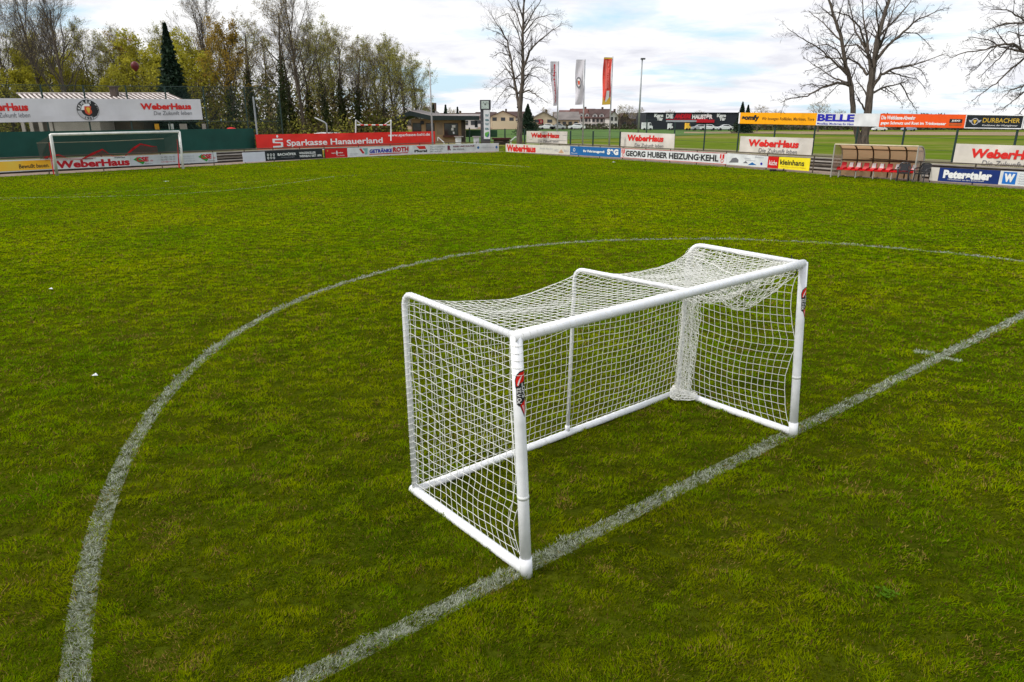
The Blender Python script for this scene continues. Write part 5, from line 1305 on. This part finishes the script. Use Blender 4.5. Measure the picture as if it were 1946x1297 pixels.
rr = random.Random(21)
ext = {}
for k, o in pr.items():
    zz = [v.co.z for ch in o.children_recursive for v in ch.data.vertices]; ext[k] = max(zz)
used = set()
for kind, px, Y, ytop, lb in wood:
    c = D(px, 235, Y); ht = zat(c, ytop); s = ht / ext[kind]; ws = s * rr.uniform(.85, 1.05); ws = min(max(ws, .7), 1.35)
    loc = (c.x, c.y, 0); rz = rr.uniform(0, 6.28)
    if kind not in used:
        o = pr[kind]; used.add(kind); o.location = loc; o.rotation_euler = (0, 0, rz); o.scale = (ws, ws, s); o['label'] = lb
    else: copy_tree(pr[kind], loc, rz, (ws, ws, s), lb, GT)
# understorey: brush that cannot be counted
def thicket(name, lb, x0, x1, Y0, Y1, topf, n, mats, size=(.10, .24), seed=3, z0=0.0):
    rr = random.Random(seed); gs = [MB() for _ in mats]
    for k in range(n):
        Y = rr.uniform(Y0, Y1); px = rr.uniform(x0, x1); c = D(px, 240, Y); top = zat(c, topf(px)) * (.75 + .5 * mnoise.noise(Vector((px * .03, Y * .2, 3))))
        z = z0 + top * rr.random() ** 1.5; p = Vector((c.x, c.y, z)) ; i = int((mnoise.noise(Vector((p.x * .5, p.y * .5, p.z * .6))) + .5 + rr.uniform(-.3, .3)) * len(mats)); i = max(0, min(len(mats) - 1, i))
        leafq(gs[i], p, rr.uniform(*size), rr)
    q = MB(); ms = []
    for i, g in enumerate(gs):
        b = len(q.v); q.v += g.v; q.f += [tuple(b + a for a in f) for f in g.f]; q.mi += [i] * len(g.f)
    return tag(q.build(name, list(mats)), lb, 'undergrowth', kind='stuff')
brown_br = leafmat('brown brush', (.05, .04, .022), (.12, .09, .045), .2)
olive_br = leafmat('olive brush', (.065, .075, .010), (.20, .205, .025), .4)
thicket('undergrowth', 'dense olive and brown brush filling the foot of the wood', -120, 770, 80, 98, lambda x: 130 if x < 640 else 130 + (x - 640) * .65, 62000, [brown_br, olive_br, lf_b], (.10, .24))
thicket('undergrowth', 'low green brush in front of the wood behind the fence', -120, 775, 70, 82, lambda x: 205 if x > 400 else 165, 22000, [olive_br, brown_br, lf_g], (.08, .18), 8)
# fir
def conifer(name, lb, loc, h, r, seed, n=5200, group=None, col=((.006, .018, .010), (.02, .045, .02))):
    rr = random.Random(seed); t = thing(name, lb, 'conifer', tuple(loc), group); loc = Vector(loc)
    g = MB(); g.tube([loc, loc + Vector((0, 0, h * .97))], [r * .09, .02], 7); g.build('trunk', bark, t)
    g = MB(); tiers = int(h * 2.6)
    for k in range(tiers):
        f = k / tiers; z = h * (.06 + .92 * f); R = r * (1 - f) ** 1.0 + .05; nb = int(7 + 7 * (1 - f))
        for j in range(nb):
            a = rr.uniform(0, 2 * PI); L_ = R * rr.uniform(.72, 1.12); m_ = max(3, int(L_ * n / 1100))
            for q in range(m_ * 3):
                u = rr.random() ** .7; p = loc + Vector((math.cos(a) * L_ * u, math.sin(a) * L_ * u, z - .30 * L_ * u + .15 * L_ * u * u + rr.uniform(-.08, .05)))
                sd = Vector((-math.sin(a), math.cos(a), 0)) * rr.uniform(-.22, .22) * L_ * (1.1 - u); leafq(g, p + sd, rr.uniform(.09, .17), rr)
    for q in range(int(n * 1.6)):
        f = rr.random() ** .8 * .98; z = h * (.05 + .95 * f); R = (r * (1 - f) ** 1.05 + .03) * (.60 + .3 * math.sin(z * 8.3 + rr.random()) * mnoise.noise(Vector((z * 2, seed, 0))) + .34 * rr.random() ** 2); a = rr.uniform(0, 2 * PI); u = rr.random() ** .5
        leafq(g, loc + Vector((math.cos(a) * R * u, math.sin(a) * R * u, z - .22 * R * u)), rr.uniform(.10, .20), rr)
    g.build('crown', leafmat('fir needles', col[0], col[1], .1), t); return t
c = D(340, 240, 66); c.z = 0; conifer('fir_tree', 'dark green fir standing alone among the pale spring trees', c, zat(c, 40), 2.7, 5, 7000)
# hand-laid bare trees: limbs traced at their distance, thickness and depth given in metres
def traced(name, lb, Y, trunks, limbs, barkm, seed, P, kids=16, yspread=1.0, buds=None):
    rr = random.Random(seed); gT, gC = MB(), MB(); tips = []; t = thing(name, lb, 'tree', tuple(D(trunks[0][0][0][0], 262, Y)))
    def lay(px, r0, r1, depth=0.0, sub=4):
        base = [D(x, y, Y) for x, y in px]; P_ = []; n = len(base) - 1; dy = 0
        for i in range(n):
            for k in range(sub):
                f = k / sub; q = base[i].lerp(base[i + 1], f); tt = (i + f) / n; s_ = (Y + depth * tt) / Y
                q = Vector((q.x * s_, q.y * s_, CAMH + (q.z - CAMH) * s_)); P_.append(q + rdir(rr) * .03)
        q = base[-1]; s_ = (Y + depth) / Y; P_.append(Vector((q.x * s_, q.y * s_, CAMH + (q.z - CAMH) * s_)))
        m = len(P_); return P_, [r0 + (r1 - r0) * (i / (m - 1)) ** .8 for i in range(m)]
    for px, r0, r1 in trunks:
        P_, rs = lay(px, r0, r1); gT.tube(P_, rs, 10, caps=False); Ls = sum((P_[i + 1] - P_[i]).length for i in range(len(P_) - 1))
        spawn(gT, gC, P_, rs, min(Ls * .30, 4.2), P['lv'], rr, dict(P, rmax=.05), tips, kids, .35)
    for px, r0, depth in limbs:
        P_, rs = lay(px, r0, .014, depth); (gT if r0 > .05 else gC).tube(P_, rs, 7, caps=False); Ls = sum((P_[i + 1] - P_[i]).length for i in range(len(P_) - 1))
        spawn(gT, gC, P_, rs, Ls * .42, P['lv'], rr, dict(P, rmax=r0 * .55), tips, int(5 + Ls * 1.9), .15)
    gT.build('trunk', barkm, t, True); cr = gC.build('crown', twigm, t)
    if buds:
        g = MB()
        for q in tips: leafq(g, q, rr.uniform(.012, .026), rr)
        g.build('buds', twigm, cr)
    return t
PB_ = dict(seg=.5, bend=.11, up=.02, thick=.05, kids=[0, 3, 4, 4], ang=(22, 55), len=(.40, .68), lv=3)
traced('bare_tree', 'tall lone bare tree between the clock pillar and the flag poles', 68,
 [([(987, 277), (987.5, 240), (988.6, 201), (993, 156), (994, 112), (993, 62), (995, 22), (997, -30)], .30, .06)],
 [([(986, 205), (985, 194), (977.5, 152), (970.7, 112), (964, 78), (948, 51), (928, 20)], .19, 2), ([(964, 78), (955, 68), (946, 62), (924, 54)], .05, -2),
  ([(992, 140), (1006, 98), (1020, 82), (1044, 62), (1071, 44)], .13, -2.5), ([(993, 176), (1004, 172), (1020, 181), (1042, 197)], .09, -3), ([(993, 146), (1005, 142), (1020, 147), (1044, 166)], .075, 3),
  ([(993, 132), (1003, 118), (1015, 114), (1036, 124)], .06, 2), ([(980, 170), (972, 165), (964, 165), (950, 183), (937, 201)], .07, -3), ([(975, 140), (959, 132), (939, 152)], .06, 2),
  ([(969, 106), (950, 100), (935, 110)], .055, -2), ([(993, 60), (982, 27), (966, 0), (955, -25)], .08, 2), ([(993, 62), (1011, 27), (1029, 0), (1040, -20)], .08, -2), ([(994, 66), (1018, 36), (1047, 27), (1062, 30)], .06, 3),
  ([(994, 110), (975, 88), (955, 78)], .05, 4), ([(992, 160), (1012, 130), (1030, 128), (1052, 145)], .05, -4), ([(988, 178), (970, 180), (955, 200)], .04, 5), ([(993, 90), (1008, 60), (1022, 45), (1058, 60)], .05, 4), ([(990, 150), (960, 150), (930, 172)], .05, 4),
  ([(994, 40), (985, 10), (978, -20)], .06, -2), ([(994, 100), (984, 60), (965, 25), (940, 38)], .06, -4), ([(993, 185), (1008, 190), (1020, 200)], .03, 2)],
 bark_pale, 31, PB_, 22, buds=True)
traced('bare_tree', 'wide double-trunked bare tree standing behind the team shelter', 47,
 [([(1645, 300), (1642, 268), (1648.8, 217), (1654, 163), (1661, 122), (1667, 76), (1677, 38), (1690, 0), (1700, -50)], .33, .07),
  ([(1640, 300), (1630, 255), (1622, 217), (1617, 163), (1608, 127), (1598, 71), (1587, 38), (1575, 0), (1568, -50)], .23, .05)],
 [([(1657, 150), (1650, 102), (1646, 64), (1640, 25), (1636, -30)], .13, 1.5), ([(1665, 115), (1687, 87), (1717, 61), (1743, 38), (1768, 28), (1797, 15)], .11, -1.5), ([(1660, 118), (1679, 71), (1692, 35), (1705, -10)], .10, 2),
  ([(1657, 168), (1674, 143), (1700, 130), (1730, 125), (1756, 117), (1797, 102)], .12, -2), ([(1656, 178), (1679, 166), (1712, 159), (1730, 152)], .09, 2.5), ([(1712, 159), (1728, 189), (1743, 212)], .045, 1),
  ([(1615, 163), (1592, 157), (1560, 168), (1534, 183), (1496, 189), (1483, 196)], .10, -1.5), ([(1612, 158), (1588, 150), (1567, 137), (1526, 110)], .07, 2), ([(1610, 142), (1587, 120), (1557, 92), (1526, 74), (1496, 54)], .08, -2),
  ([(1648, 143), (1633, 122), (1613, 112), (1575, 110), (1547, 112)], .09, 2.5), ([(1646, 90), (1633, 51), (1613, 31), (1587, 23), (1544, 25)], .07, -2), ([(1648, 184), (1638, 165), (1628, 153), (1622, 128)], .06, 2), ([(1644, 209), (1632, 190), (1622, 170)], .07, -1),
  ([(1663, 120), (1672, 80), (1668, 40), (1665, -20)], .10, -2), ([(1670, 70), (1700, 40), (1730, 5), (1745, -25)], .08, 2.5), ([(1655, 110), (1630, 85), (1600, 90), (1570, 75)], .06, 3), ([(1608, 125), (1590, 95), (1572, 85), (1540, 90)], .055, -3),
  ([(1600, 80), (1580, 60), (1560, 40), (1535, 20)], .06, 2), ([(1652, 105), (1625, 60), (1615, 10), (1605, -30)], .07, 3), ([(1690, 135), (1715, 145), (1742, 150), (1760, 170)], .05, 2), ([(1730, 125), (1752, 135), (1762, 155)], .03, -1), ([(1679, 166), (1700, 180), (1715, 200)], .035, -1),
  ([(1560, 168), (1545, 160), (1520, 165)], .03, 1), ([(1717, 61), (1745, 65), (1770, 90)], .04, 2), ([(1600, 155), (1580, 175), (1560, 195)], .03, 2), ([(1587, 120), (1570, 125), (1530, 135)], .035, 1)],
 bark_pale, 32, PB_, 18, buds=True)
traced('bare_tree', 'bare tree at the right edge sending drooping branches into the picture', 38,
 [([(2000, 330), (1995, 250), (1998, 150), (2003, 60), (2010, -60)], .38, .12)],
 [([(1998, 130), (1960, 104), (1946, 98), (1924, 84), (1895, 86), (1873, 94), (1827, 102), (1804, 111)], .11, -1), ([(2002, 70), (1970, 48), (1946, 44), (1912, 44), (1893, 52), (1858, 65)], .09, 1.5),
  ([(1997, 150), (1960, 104), (1946, 111), (1916, 136), (1893, 159), (1870, 175), (1846, 192)], .08, 1), ([(1997, 170), (1970, 155), (1946, 163), (1922, 171), (1905, 185)], .07, -1.5), ([(1996, 200), (1970, 165), (1946, 175), (1924, 194), (1902, 210)], .07, 2),
  ([(2003, 60), (1975, 30), (1946, 38), (1915, 20), (1883, 18)], .08, -2), ([(1930, 88), (1900, 90), (1880, 76), (1839, 71)], .045, 1), ([(1924, 84), (1905, 105), (1880, 130), (1860, 150)], .04, 1), ([(1895, 87), (1880, 100), (1862, 125), (1835, 146)], .035, -1),
  ([(2004, 40), (1980, 5), (1940, -10), (1900, -25)], .09, 1), ([(2000, 100), (1975, 70), (1940, 68), (1915, 60)], .06, -2), ([(1998, 190), (1975, 185), (1950, 200), (1935, 220)], .05, 1)],
 bark_pale, 33, PB_, 14, buds=True)

# ------------------------------------------------------------------ clubhouse behind the far goal
def clubhouse():
    Y = 60.0; X = lambda px: D(px, 210, Y).x; Z = lambda y: D(180, y, Y).z
    t = thing('clubhouse', 'low clubhouse with pale corrugated roof and chimney behind the white banner', 'building', (X(180), Y, 0))
    wallm = mat('pale clubhouse wall', (.42, .38, .36), .8, var=.1, scale=.6); x0, x1 = D(50, 190, Y - .6).x, D(321, 176, Y + 3.5).x + (D(50, 190, Y - .6).x - D(31, 176, Y + 3.5).x); xw = D(325, 190, Y + 9).x; zr, ze = Z(176), Z(192)
    g = MB(); g.box(X(82), X(172), Y + 1.0, Y + 9, 0, ze + .1); g.build('wall', wallm, t)
    g = MB(); g.box(X(172), xw, Y + 3.2, Y + 9, 0, ze); g.build('wall', mat('dark clubhouse wall', (.10, .075, .055), .8, var=.3, scale=.7), t)
    ro = x0 - D(31, 176, Y + 3.5).x
    rm = mat('corrugated roof sheet', (.70, .64, .62), .6, var=.1, scale=.8)
    g = MB(); n = 186
    for i in range(n):       # corrugated slope facing the camera, running up and away
        a, b = i / n, (i + 1) / n; g.cm = (i // 3) % 2; h = .07 if i % 3 == 0 else (-.02 if i % 3 == 1 else .0); k = .07 if (i + 1) % 3 == 0 else (-.02 if (i + 1) % 3 == 1 else .0)
        g.quad((x0 + (x1 - x0) * a, Y - .6, ze - .15 + h), (x0 + (x1 - x0) * b, Y - .6, ze - .15 + k), (x0 + (x1 - x0) * b - ro, Y + 3.5, zr + k), (x0 + (x1 - x0) * a - ro, Y + 3.5, zr + h))
    g.cm = 0; g.quad((x0 - ro, Y + 3.5, zr), (x1 - ro, Y + 3.5, zr), (xw, Y + 9, ze), (x0, Y + 9, ze)); g.build('roof', [rm, mat('brown roof grooves', (.10, .07, .06), .8)], t)
    g = MB(); g.box(x0 - .9, x0 + .1, Y + .5, Y + 8, ze - .6, ze - .1); g.build('gable_board', timber, t)
    g = MB(); g.tube([(x0 - ro, Y + 3.5, zr + .05), (x1 - ro, Y + 3.5, zr + .05)], .07, 6); g.build('ridge_cap', mat('pale ridge', (.5, .44, .42), .7), t)
    for px, w, y0 in ((214, .5, 164),): 
        g = MB(); c = D(px, 175, Y + 2); g.box(c.x - w / 2, c.x + w / 2, Y + 2, Y + 2.5, ze, Z(y0)); g.box(c.x - w / 2 - .08, c.x + w / 2 + .08, Y + 1.92, Y + 2.58, Z(y0), Z(y0) + .1); g.build('chimney', mat('brown brick', (.12, .085, .07), .9, var=.2, scale=8), t)
    for a, b in ((20, 27), (36, 43), (54, 62), (71, 81)):
        g = MB(); g.box(X(a), X(b) - .02, Y + .9, Y + 1.0, 0, ze); g.build('post', wallm, t)
    g = MB(); g.box(X(8), X(82), Y + 3, Y + 3.2, 0, ze - .1); g.build('dark_door', timber, t)
    for a, b, m in ((255, 262, amber_paint), (283, 291, paint_white), (305, 318, MATS['pale clubhouse wall']), (350, 356, MATS['pale clubhouse wall'])):
        g = MB(); g.box(X(a), X(b), Y + 3.0, Y + 3.19, Z(248), Z(236)); g.build('window', m, t)
clubhouse()

# ------------------------------------------------------------------ village
cream_w = mat('cream house wall', (.62, .52, .36), .8, var=.06, scale=.1); white_w = mat('white house wall', (.66, .64, .62), .8, var=.06, scale=.1)
brown_r = mat('dark brown roof tiles', (.085, .05, .045), .8, var=.2, scale=.4); red_r = mat('red brown roof tiles', (.15, .06, .05), .8, var=.2, scale=.4); grey_r = mat('grey roof tiles', (.20, .175, .165), .8, var=.15, scale=.4)
winm = mat('far window glass', (.05, .055, .065), .2, spec=.5)
def house(px0, px1, yr, ye, yb, Y, wall, roof, lb, gable=False, nwin=3, rows=1, dep=10, dorm=0, chim=True, extra=None):
    x0, x1 = D(px0, yb, Y).x, D(px1, yb, Y).x; z = lambda y: D((px0 + px1) / 2, y, Y).z; zb, ze, zr = -.1, z(ye), z(yr); xm = (x0 + x1) / 2
    t = thing('village_house', lb, 'house', (xm, Y, 0), 'houses of the far village')
    g = MB(); g.box(x0, x1, Y, Y + dep, zb, ze)
    if gable: g.tri((x0, Y, ze), (x1, Y, ze), (xm, Y, zr)); g.tri((x0, Y + dep, ze), (x1, Y + dep, ze), (xm, Y + dep, zr))
    else: g.tri((x0, Y, ze), (x0, Y + dep, ze), (x0, Y + dep / 2, zr)); g.tri((x1, Y, ze), (x1, Y + dep, ze), (x1, Y + dep / 2, zr))
    g.build('wall', wall, t); g = MB(); o = .6; th = .25
    if gable:
        for s, xe in ((-1, x0 - o), (1, x1 + o)):
            zz = ze - (zr - ze) * o / (xm - x0); g.hexa([(xe, Y - o, zz), (xm, Y - o, zr), (xm, Y + dep + o, zr), (xe, Y + dep + o, zz), (xe, Y - o, zz + th), (xm, Y - o, zr + th), (xm, Y + dep + o, zr + th), (xe, Y + dep + o, zz + th)])
    else:
        for ye_, s in ((Y - o, 1), (Y + dep + o, -1)):
            zz = ze - (zr - ze) * o / (dep / 2); g.hexa([(x0 - o, ye_, zz), (x1 + o, ye_, zz), (x1 + o, Y + dep / 2, zr), (x0 - o, Y + dep / 2, zr), (x0 - o, ye_, zz + th), (x1 + o, ye_, zz + th), (x1 + o, Y + dep / 2, zr + th), (x0 - o, Y + dep / 2, zr + th)])
    rf = g.build('roof', roof, t)
    for i in range(nwin):
        for r in range(rows):
            wx = x0 + (x1 - x0) * (i + .5) / nwin; hz = (ze - zb) / rows; wz = zb + hz * (r + .55); w = min(.9, (x1 - x0) / nwin * .3); h = min(.75, hz * .3)
            g = MB(); g.box(wx - w, wx + w, Y - .08, Y + .05, wz - h, wz + h); g.build('window', winm, t)
    for i in range(dorm):
        dx = x0 + (x1 - x0) * (i + .5) / dorm; hz = ze + (zr - ze) * .12; hw = min(1.7, (x1 - x0) / dorm * .36); hh = (zr - ze) * .42; yo = Y + dep * .04
        g = MB(); g.box(dx - hw, dx + hw, yo, yo + dep * .3, hz, hz + hh * .6); g.tri((dx - hw, yo, hz + hh * .6), (dx + hw, yo, hz + hh * .6), (dx, yo, hz + hh)); dm = g.build('dormer', white_w, t)
        g = MB()
        for s in (-1, 1): g.quad((dx + s * hw * 1.25, yo - .25, hz + hh * .5), (dx, yo - .25, hz + hh * 1.12), (dx, yo + dep * .35, hz + hh * 1.12), (dx + s * hw * 1.25, yo + dep * .35, hz + hh * .5))
        g.build('dormer_roof', roof, dm); g = MB(); g.box(dx - hw * .4, dx + hw * .4, yo - .06, yo, hz + .2, hz + hh * .5); g.build('window', winm, dm)
    if chim: g = MB(); g.box(xm + .8, xm + 1.6, Y + dep * .5, Y + dep * .5 + .8, zr - .5, zr + 1.0); g.build('chimney', mat('brown brick', (.12, .085, .07), .9), rf)
    return t, x0, x1, z
house(932, 980, 211.5, 222, 238, 300, cream_w, brown_r, 'cream house with dark roof just right of the clock pillar', True, 3, 2, 14)
house(962, 1003, 213, 223, 238, 320, white_w, brown_r, 'white house with brown roof partly behind the lone bare tree', False, 3, 1, 12)
house(905, 941, 214, 224, 238, 330, white_w, brown_r, 'pale house with brown roof behind the clock pillar', False, 3, 1, 12)
t, x0, x1, z = house(1010, 1056, 213.5, 226, 238.5, 262, cream_w, grey_r, 'cream gabled house with grey roof and a large red wall mark', True, 2, 2, 14)
g = MB(); xa = lambda px: D(px, 232, 262).x
for a, b, c, d in ((1022, 1032, 227, 229), (1024.5, 1027, 229, 235.5), (1022, 1032, 234, 236), (1029.5, 1032, 227, 236)): g.box(xa(a), xa(b), 261.8, 261.9, z(d), z(c))
g.build('wall_mark', mat('far red sign', (.35, .02, .04), .6), t)
house(1056, 1100, 213.5, 228, 238.5, 274, cream_w, grey_r, 'long cream wing with grey roof right of the red wall mark', False, 4, 1, 16, chim=False)
house(1066, 1104, 210.5, 224, 238, 330, white_w, red_r, 'house with red brown roof and one white dormer behind the cream wing', False, 3, 1, 14, 1)
house(1088, 1132, 207.5, 224.5, 238, 300, white_w, red_r, 'broad red roofed inn with several white dormers behind the middle flag pole', False, 6, 2, 16, 4)
house(1124, 1162, 208, 225, 238, 296, white_w, brown_r, 'brown roofed wing with three dormers left of the right flag pole', False, 5, 2, 16, 3)
house(1158, 1174, 212, 221, 239, 280, white_w, brown_r, 'narrow white gabled house right behind the red flag pole', True, 2, 2, 14)
house(1174, 1198, 216, 229, 239, 290, mat('dark barn boards', (.08, .06, .055), .8), brown_r, 'dark wooden barn right of the narrow white house', True, 1, 1, 14, chim=False)
house(1196, 1228, 215.5, 226, 239, 310, mat('brown shed boards', (.13, .10, .09), .8), mat('slate roof', (.11, .10, .11), .8), 'grey brown shed between the barn and the black hall', False, 2, 1, 14, chim=False)
house(790, 828, 205, 218, 238, 140, white_w, grey_r, 'white house with pale roof behind the kiosk roof', True, 2, 1, 10)
house(828, 905, 216, 224, 238, 260, white_w, brown_r, 'long low house with dark roof behind the kiosk', False, 6, 1, 12)
q = MB(); a = D(985, 235, 250); c = D(1013, 231, 250); q.box(D(985, 235, 250).x, c.x, 250, 250.4, 0, D(1000, 231.3, 250).z); tag(q.build('garden_wall', cream_w), 'long cream garden wall left of the house with the red mark', 'wall')
q = MB(); q.box(D(936, 235, 252).x, D(984, 231, 252).x, 252, 252.4, 0, D(960, 230.5, 252).z); tag(q.build('garden_wall', cream_w), 'cream garden wall between the clock pillar and the bare tree trunk', 'wall')
# black hall with lettering
Y = 235.0; X = lambda px: D(px, 225, Y).x; Z = lambda y: D(1315, y, Y).z
t = thing('black_hall', 'long low black hall with white and red lettering on its front', 'hall', (X(1315), Y, 0)); g = MB(); g.box(X(1227.5), X(1403), Y, Y + 18, 0, Z(214.8))
g.build('wall', mat('anthracite cladding', (.022, .026, .036), .6, var=.1), t); g = MB(); g.box(X(1227), X(1403.5), Y - .3, Y + 18.3, Z(215), Z(214.2)); g.build('roof_edge', black_paint, t)
hb = Board.__new__(Board); hb.o = t; hb.bl, hb.br, hb.tl, hb.tr = Vector((X(1227.5), Y, Z(236))), Vector((X(1403), Y, Z(236))), Vector((X(1227.5), Y, Z(215))), Vector((X(1403), Y, Z(215))); hb.n = Vector((0, -1, 0)); hb.w = (hb.br - hb.bl).length; hb.h = (hb.tl - hb.bl).length
hu = lambda px: (px - 1227.5) / 175.5
hb.text('DIE', hu(1265.5), hu(1279), .50, .93, white_ink, .05, off=.1); hb.text('ANDERE', hu(1281), hu(1312), .48, .94, dkred_ink, .08, .2, off=.1); hb.text('HAUSTÜR', hu(1315), hu(1354), .44, .94, white_ink, .06, off=.1)
for px in (1243, 1362): hb.text('Kern', hu(px), hu(px + 17), .62, .92, white_ink, .07, off=.1); hb.text('Tür', hu(px + 5), hu(px + 17), .30, .60, white_ink, .07, off=.1)
hb.rect(hu(1265.5), hu(1345), .38, .43, dkred_ink, .1); hb.rect(hu(1266), hu(1324), .18, .34, pale_ink, .1, 'glazing')
g = MB(); g.box(X(1324), X(1356), Y - 1.2, Y, Z(233.5), Z(228)); g.build('entrance_canopy', dkred_ink, t)
# vehicles and bits in front of the hall
def van(px0, px1, yt, yb, Y, lb, paint):
    a, b = D(px0, yb, Y), D(px1, yb, Y); zt = D(px0, yt, Y).z; t = thing('parked_van', lb, 'van', (a.x, Y, 0)); l = b.x - a.x
    g = MB(); pr_ = [(0, .35), (0, zt), (l * .80, zt), (l * .88, zt * .62), (l, zt * .52), (l, .35)]
    k = len(pr_); g.v = [(a.x + x, Y, z) for x, z in pr_] + [(a.x + x, Y + 2, z) for x, z in pr_]; g.f = [tuple(range(k)), tuple(range(k, 2 * k))[::-1]] + [(i, (i + 1) % k, k + (i + 1) % k, k + i) for i in range(k)]; g.mi = [0] * len(g.f); g.build('body', paint, t)
    g = MB(); g.quad((a.x + l * .66, Y - .02, zt * .62), (a.x + l * .86, Y - .02, zt * .62), (a.x + l * .79, Y - .02, zt * .92), (a.x + l * .66, Y - .02, zt * .92)); g.build('window', winm, t)
    for u in (.2, .8): g = MB(); g.tube([(a.x + l * u, Y - .05, .35), (a.x + l * u, Y + .3, .35)], .35, 10); g.build('wheel', MATS['tyre rubber'], t)
van(1221, 1240.5, 233.2, 240.5, 222, 'long white van parked left of the black hall', paint_white); van(1271, 1279, 235, 241, 220, 'small white van in front of the black hall', paint_white)
van(1304, 1312.5, 234, 241.5, 218, 'bright yellow van in front of the black hall', amber_paint)
for px, lb, m, yr in ((1330, 'silver car under the dark red canopy of the hall', mat('silver car paint', (.4, .41, .43), .3), 237), (1345, 'white car right of the silver one in front of the hall', wc, 236.5), (1378, 'pale car at the right end of the black hall', wc, 237), (1672, 'white car far behind under the orange board', wc, 240), (1728, 'light blue car far behind under the orange board', mat('pale blue car paint', (.3, .36, .5), .3), 240),
                     (1040, 'white car parked before the house with the red mark', wc, 235.5), (1060, 'grey car parked right of the red marked house', MATS['silver car paint'], 235.5), (1096, 'white car parked left of the middle flag pole', wc, 235)):
    car(px, yr, 235 if px < 1300 else (215 if px < 1500 else 205), lb, m)
# far hedge, trees on the horizon
thicket('hedge_belt', 'low dark brown hedge and scrub belt along the far edge of the field', 1395, 2100, 225, 300, lambda x: 231 + 2.5 * math.sin(x * .05), 16000, [leafmat('far brown scrub', (.045, .035, .028), (.10, .08, .055), .2), leafmat('far green scrub', (.03, .04, .015), (.07, .08, .03), .2)], (.3, .8), 5)
thicket('hedge_belt', 'dark garden shrubs along the front of the village', 985, 1230, 240, 262, lambda x: 234.5, 2500, [leafmat('far green scrub', (.03, .04, .015), (.07, .08, .03), .2), leafmat('far brown scrub', (.045, .035, .028), (.10, .08, .055), .2)], (.25, .5), 6)
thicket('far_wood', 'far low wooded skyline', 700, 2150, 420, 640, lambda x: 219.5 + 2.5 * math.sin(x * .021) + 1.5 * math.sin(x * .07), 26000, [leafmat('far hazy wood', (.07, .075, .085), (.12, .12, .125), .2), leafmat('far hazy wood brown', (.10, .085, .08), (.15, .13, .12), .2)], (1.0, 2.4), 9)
for px, Y, yt, r, lb in ((1003, 150, 197, 3.6, 'dark round conifer right behind the lone bare tree'), (1408, 170, 193, 2.6, 'tall dark conifer left of the high yellow board'), (1419, 176, 199, 2.4, 'shorter dark conifer touching the high yellow board'),
                         (824, 130, 198, 1.1, 'small dark conifer above the kiosk roof by the thin mast'), (847.5, 130, 199, 1.4, 'broader small conifer above the middle of the kiosk roof'), (870, 150, 203, .9, 'tiny conifer above the right part of the kiosk roof')):
    c = D(px, 235, Y); c.z = 0; conifer('conifer', lb, c, zat(c, yt), r, int(px), 2600, 'conifers near the horizon', ((.012, .022, .016), (.03, .05, .03)))
PF = dict(seg=1.2, bend=.2, up=.04, thick=.06, kids=[0, 5, 6], ang=(25, 60), len=(.4, .65))
fp = tree_proto('far_tree', 'rounded bare tree behind the conifers at the yellow board', 10, .25, 2, PF, 41, bark, lf_b, 1500, .10, .7, 0, .5, 'bare trees near the horizon', .2, 15)
zz = max(v.co.z for ch in fp.children_recursive for v in ch.data.vertices); first = True
for px, Y, yt, lb in ((1440, 200, 198, ''), (1556, 190, 191, 'bare tree just left of the double-trunked tree on the horizon'), (1192, 250, 197, 'rounded bare tree above the dark wooden barn'), (1215, 260, 203, 'low bare tree left of the floodlight mast'), (1036, 270, 203, 'bare tree above the grey roof with the red mark'),
                      (1270, 320, 208, 'small bare crown above the left part of the black hall'), (1330, 330, 209, 'small bare crown above the middle of the black hall'), (1590, 230, 207, 'low bare tree above the high white board with blue capitals'), (800, 110, 188, 'yellowish tree behind the left end of the kiosk roof'), (860, 170, 203, 'low bare tree behind the kiosk roof'),
                      (1475, 230, 207, 'low bare tree above the high yellow board'), (1178, 215, 196, 'spindly bare tree right of the red flag')):
    c = D(px, 235, Y); s = zat(c, yt) / zz; w = s * (1.3 if px not in (1178,) else .5)
    if first: fp.location = (c.x, c.y, 0); fp.scale = (w, w, s); first = False
    else: copy_tree(fp, (c.x, c.y, 0), px, (w, w, s), lb, 'bare trees near the horizon')
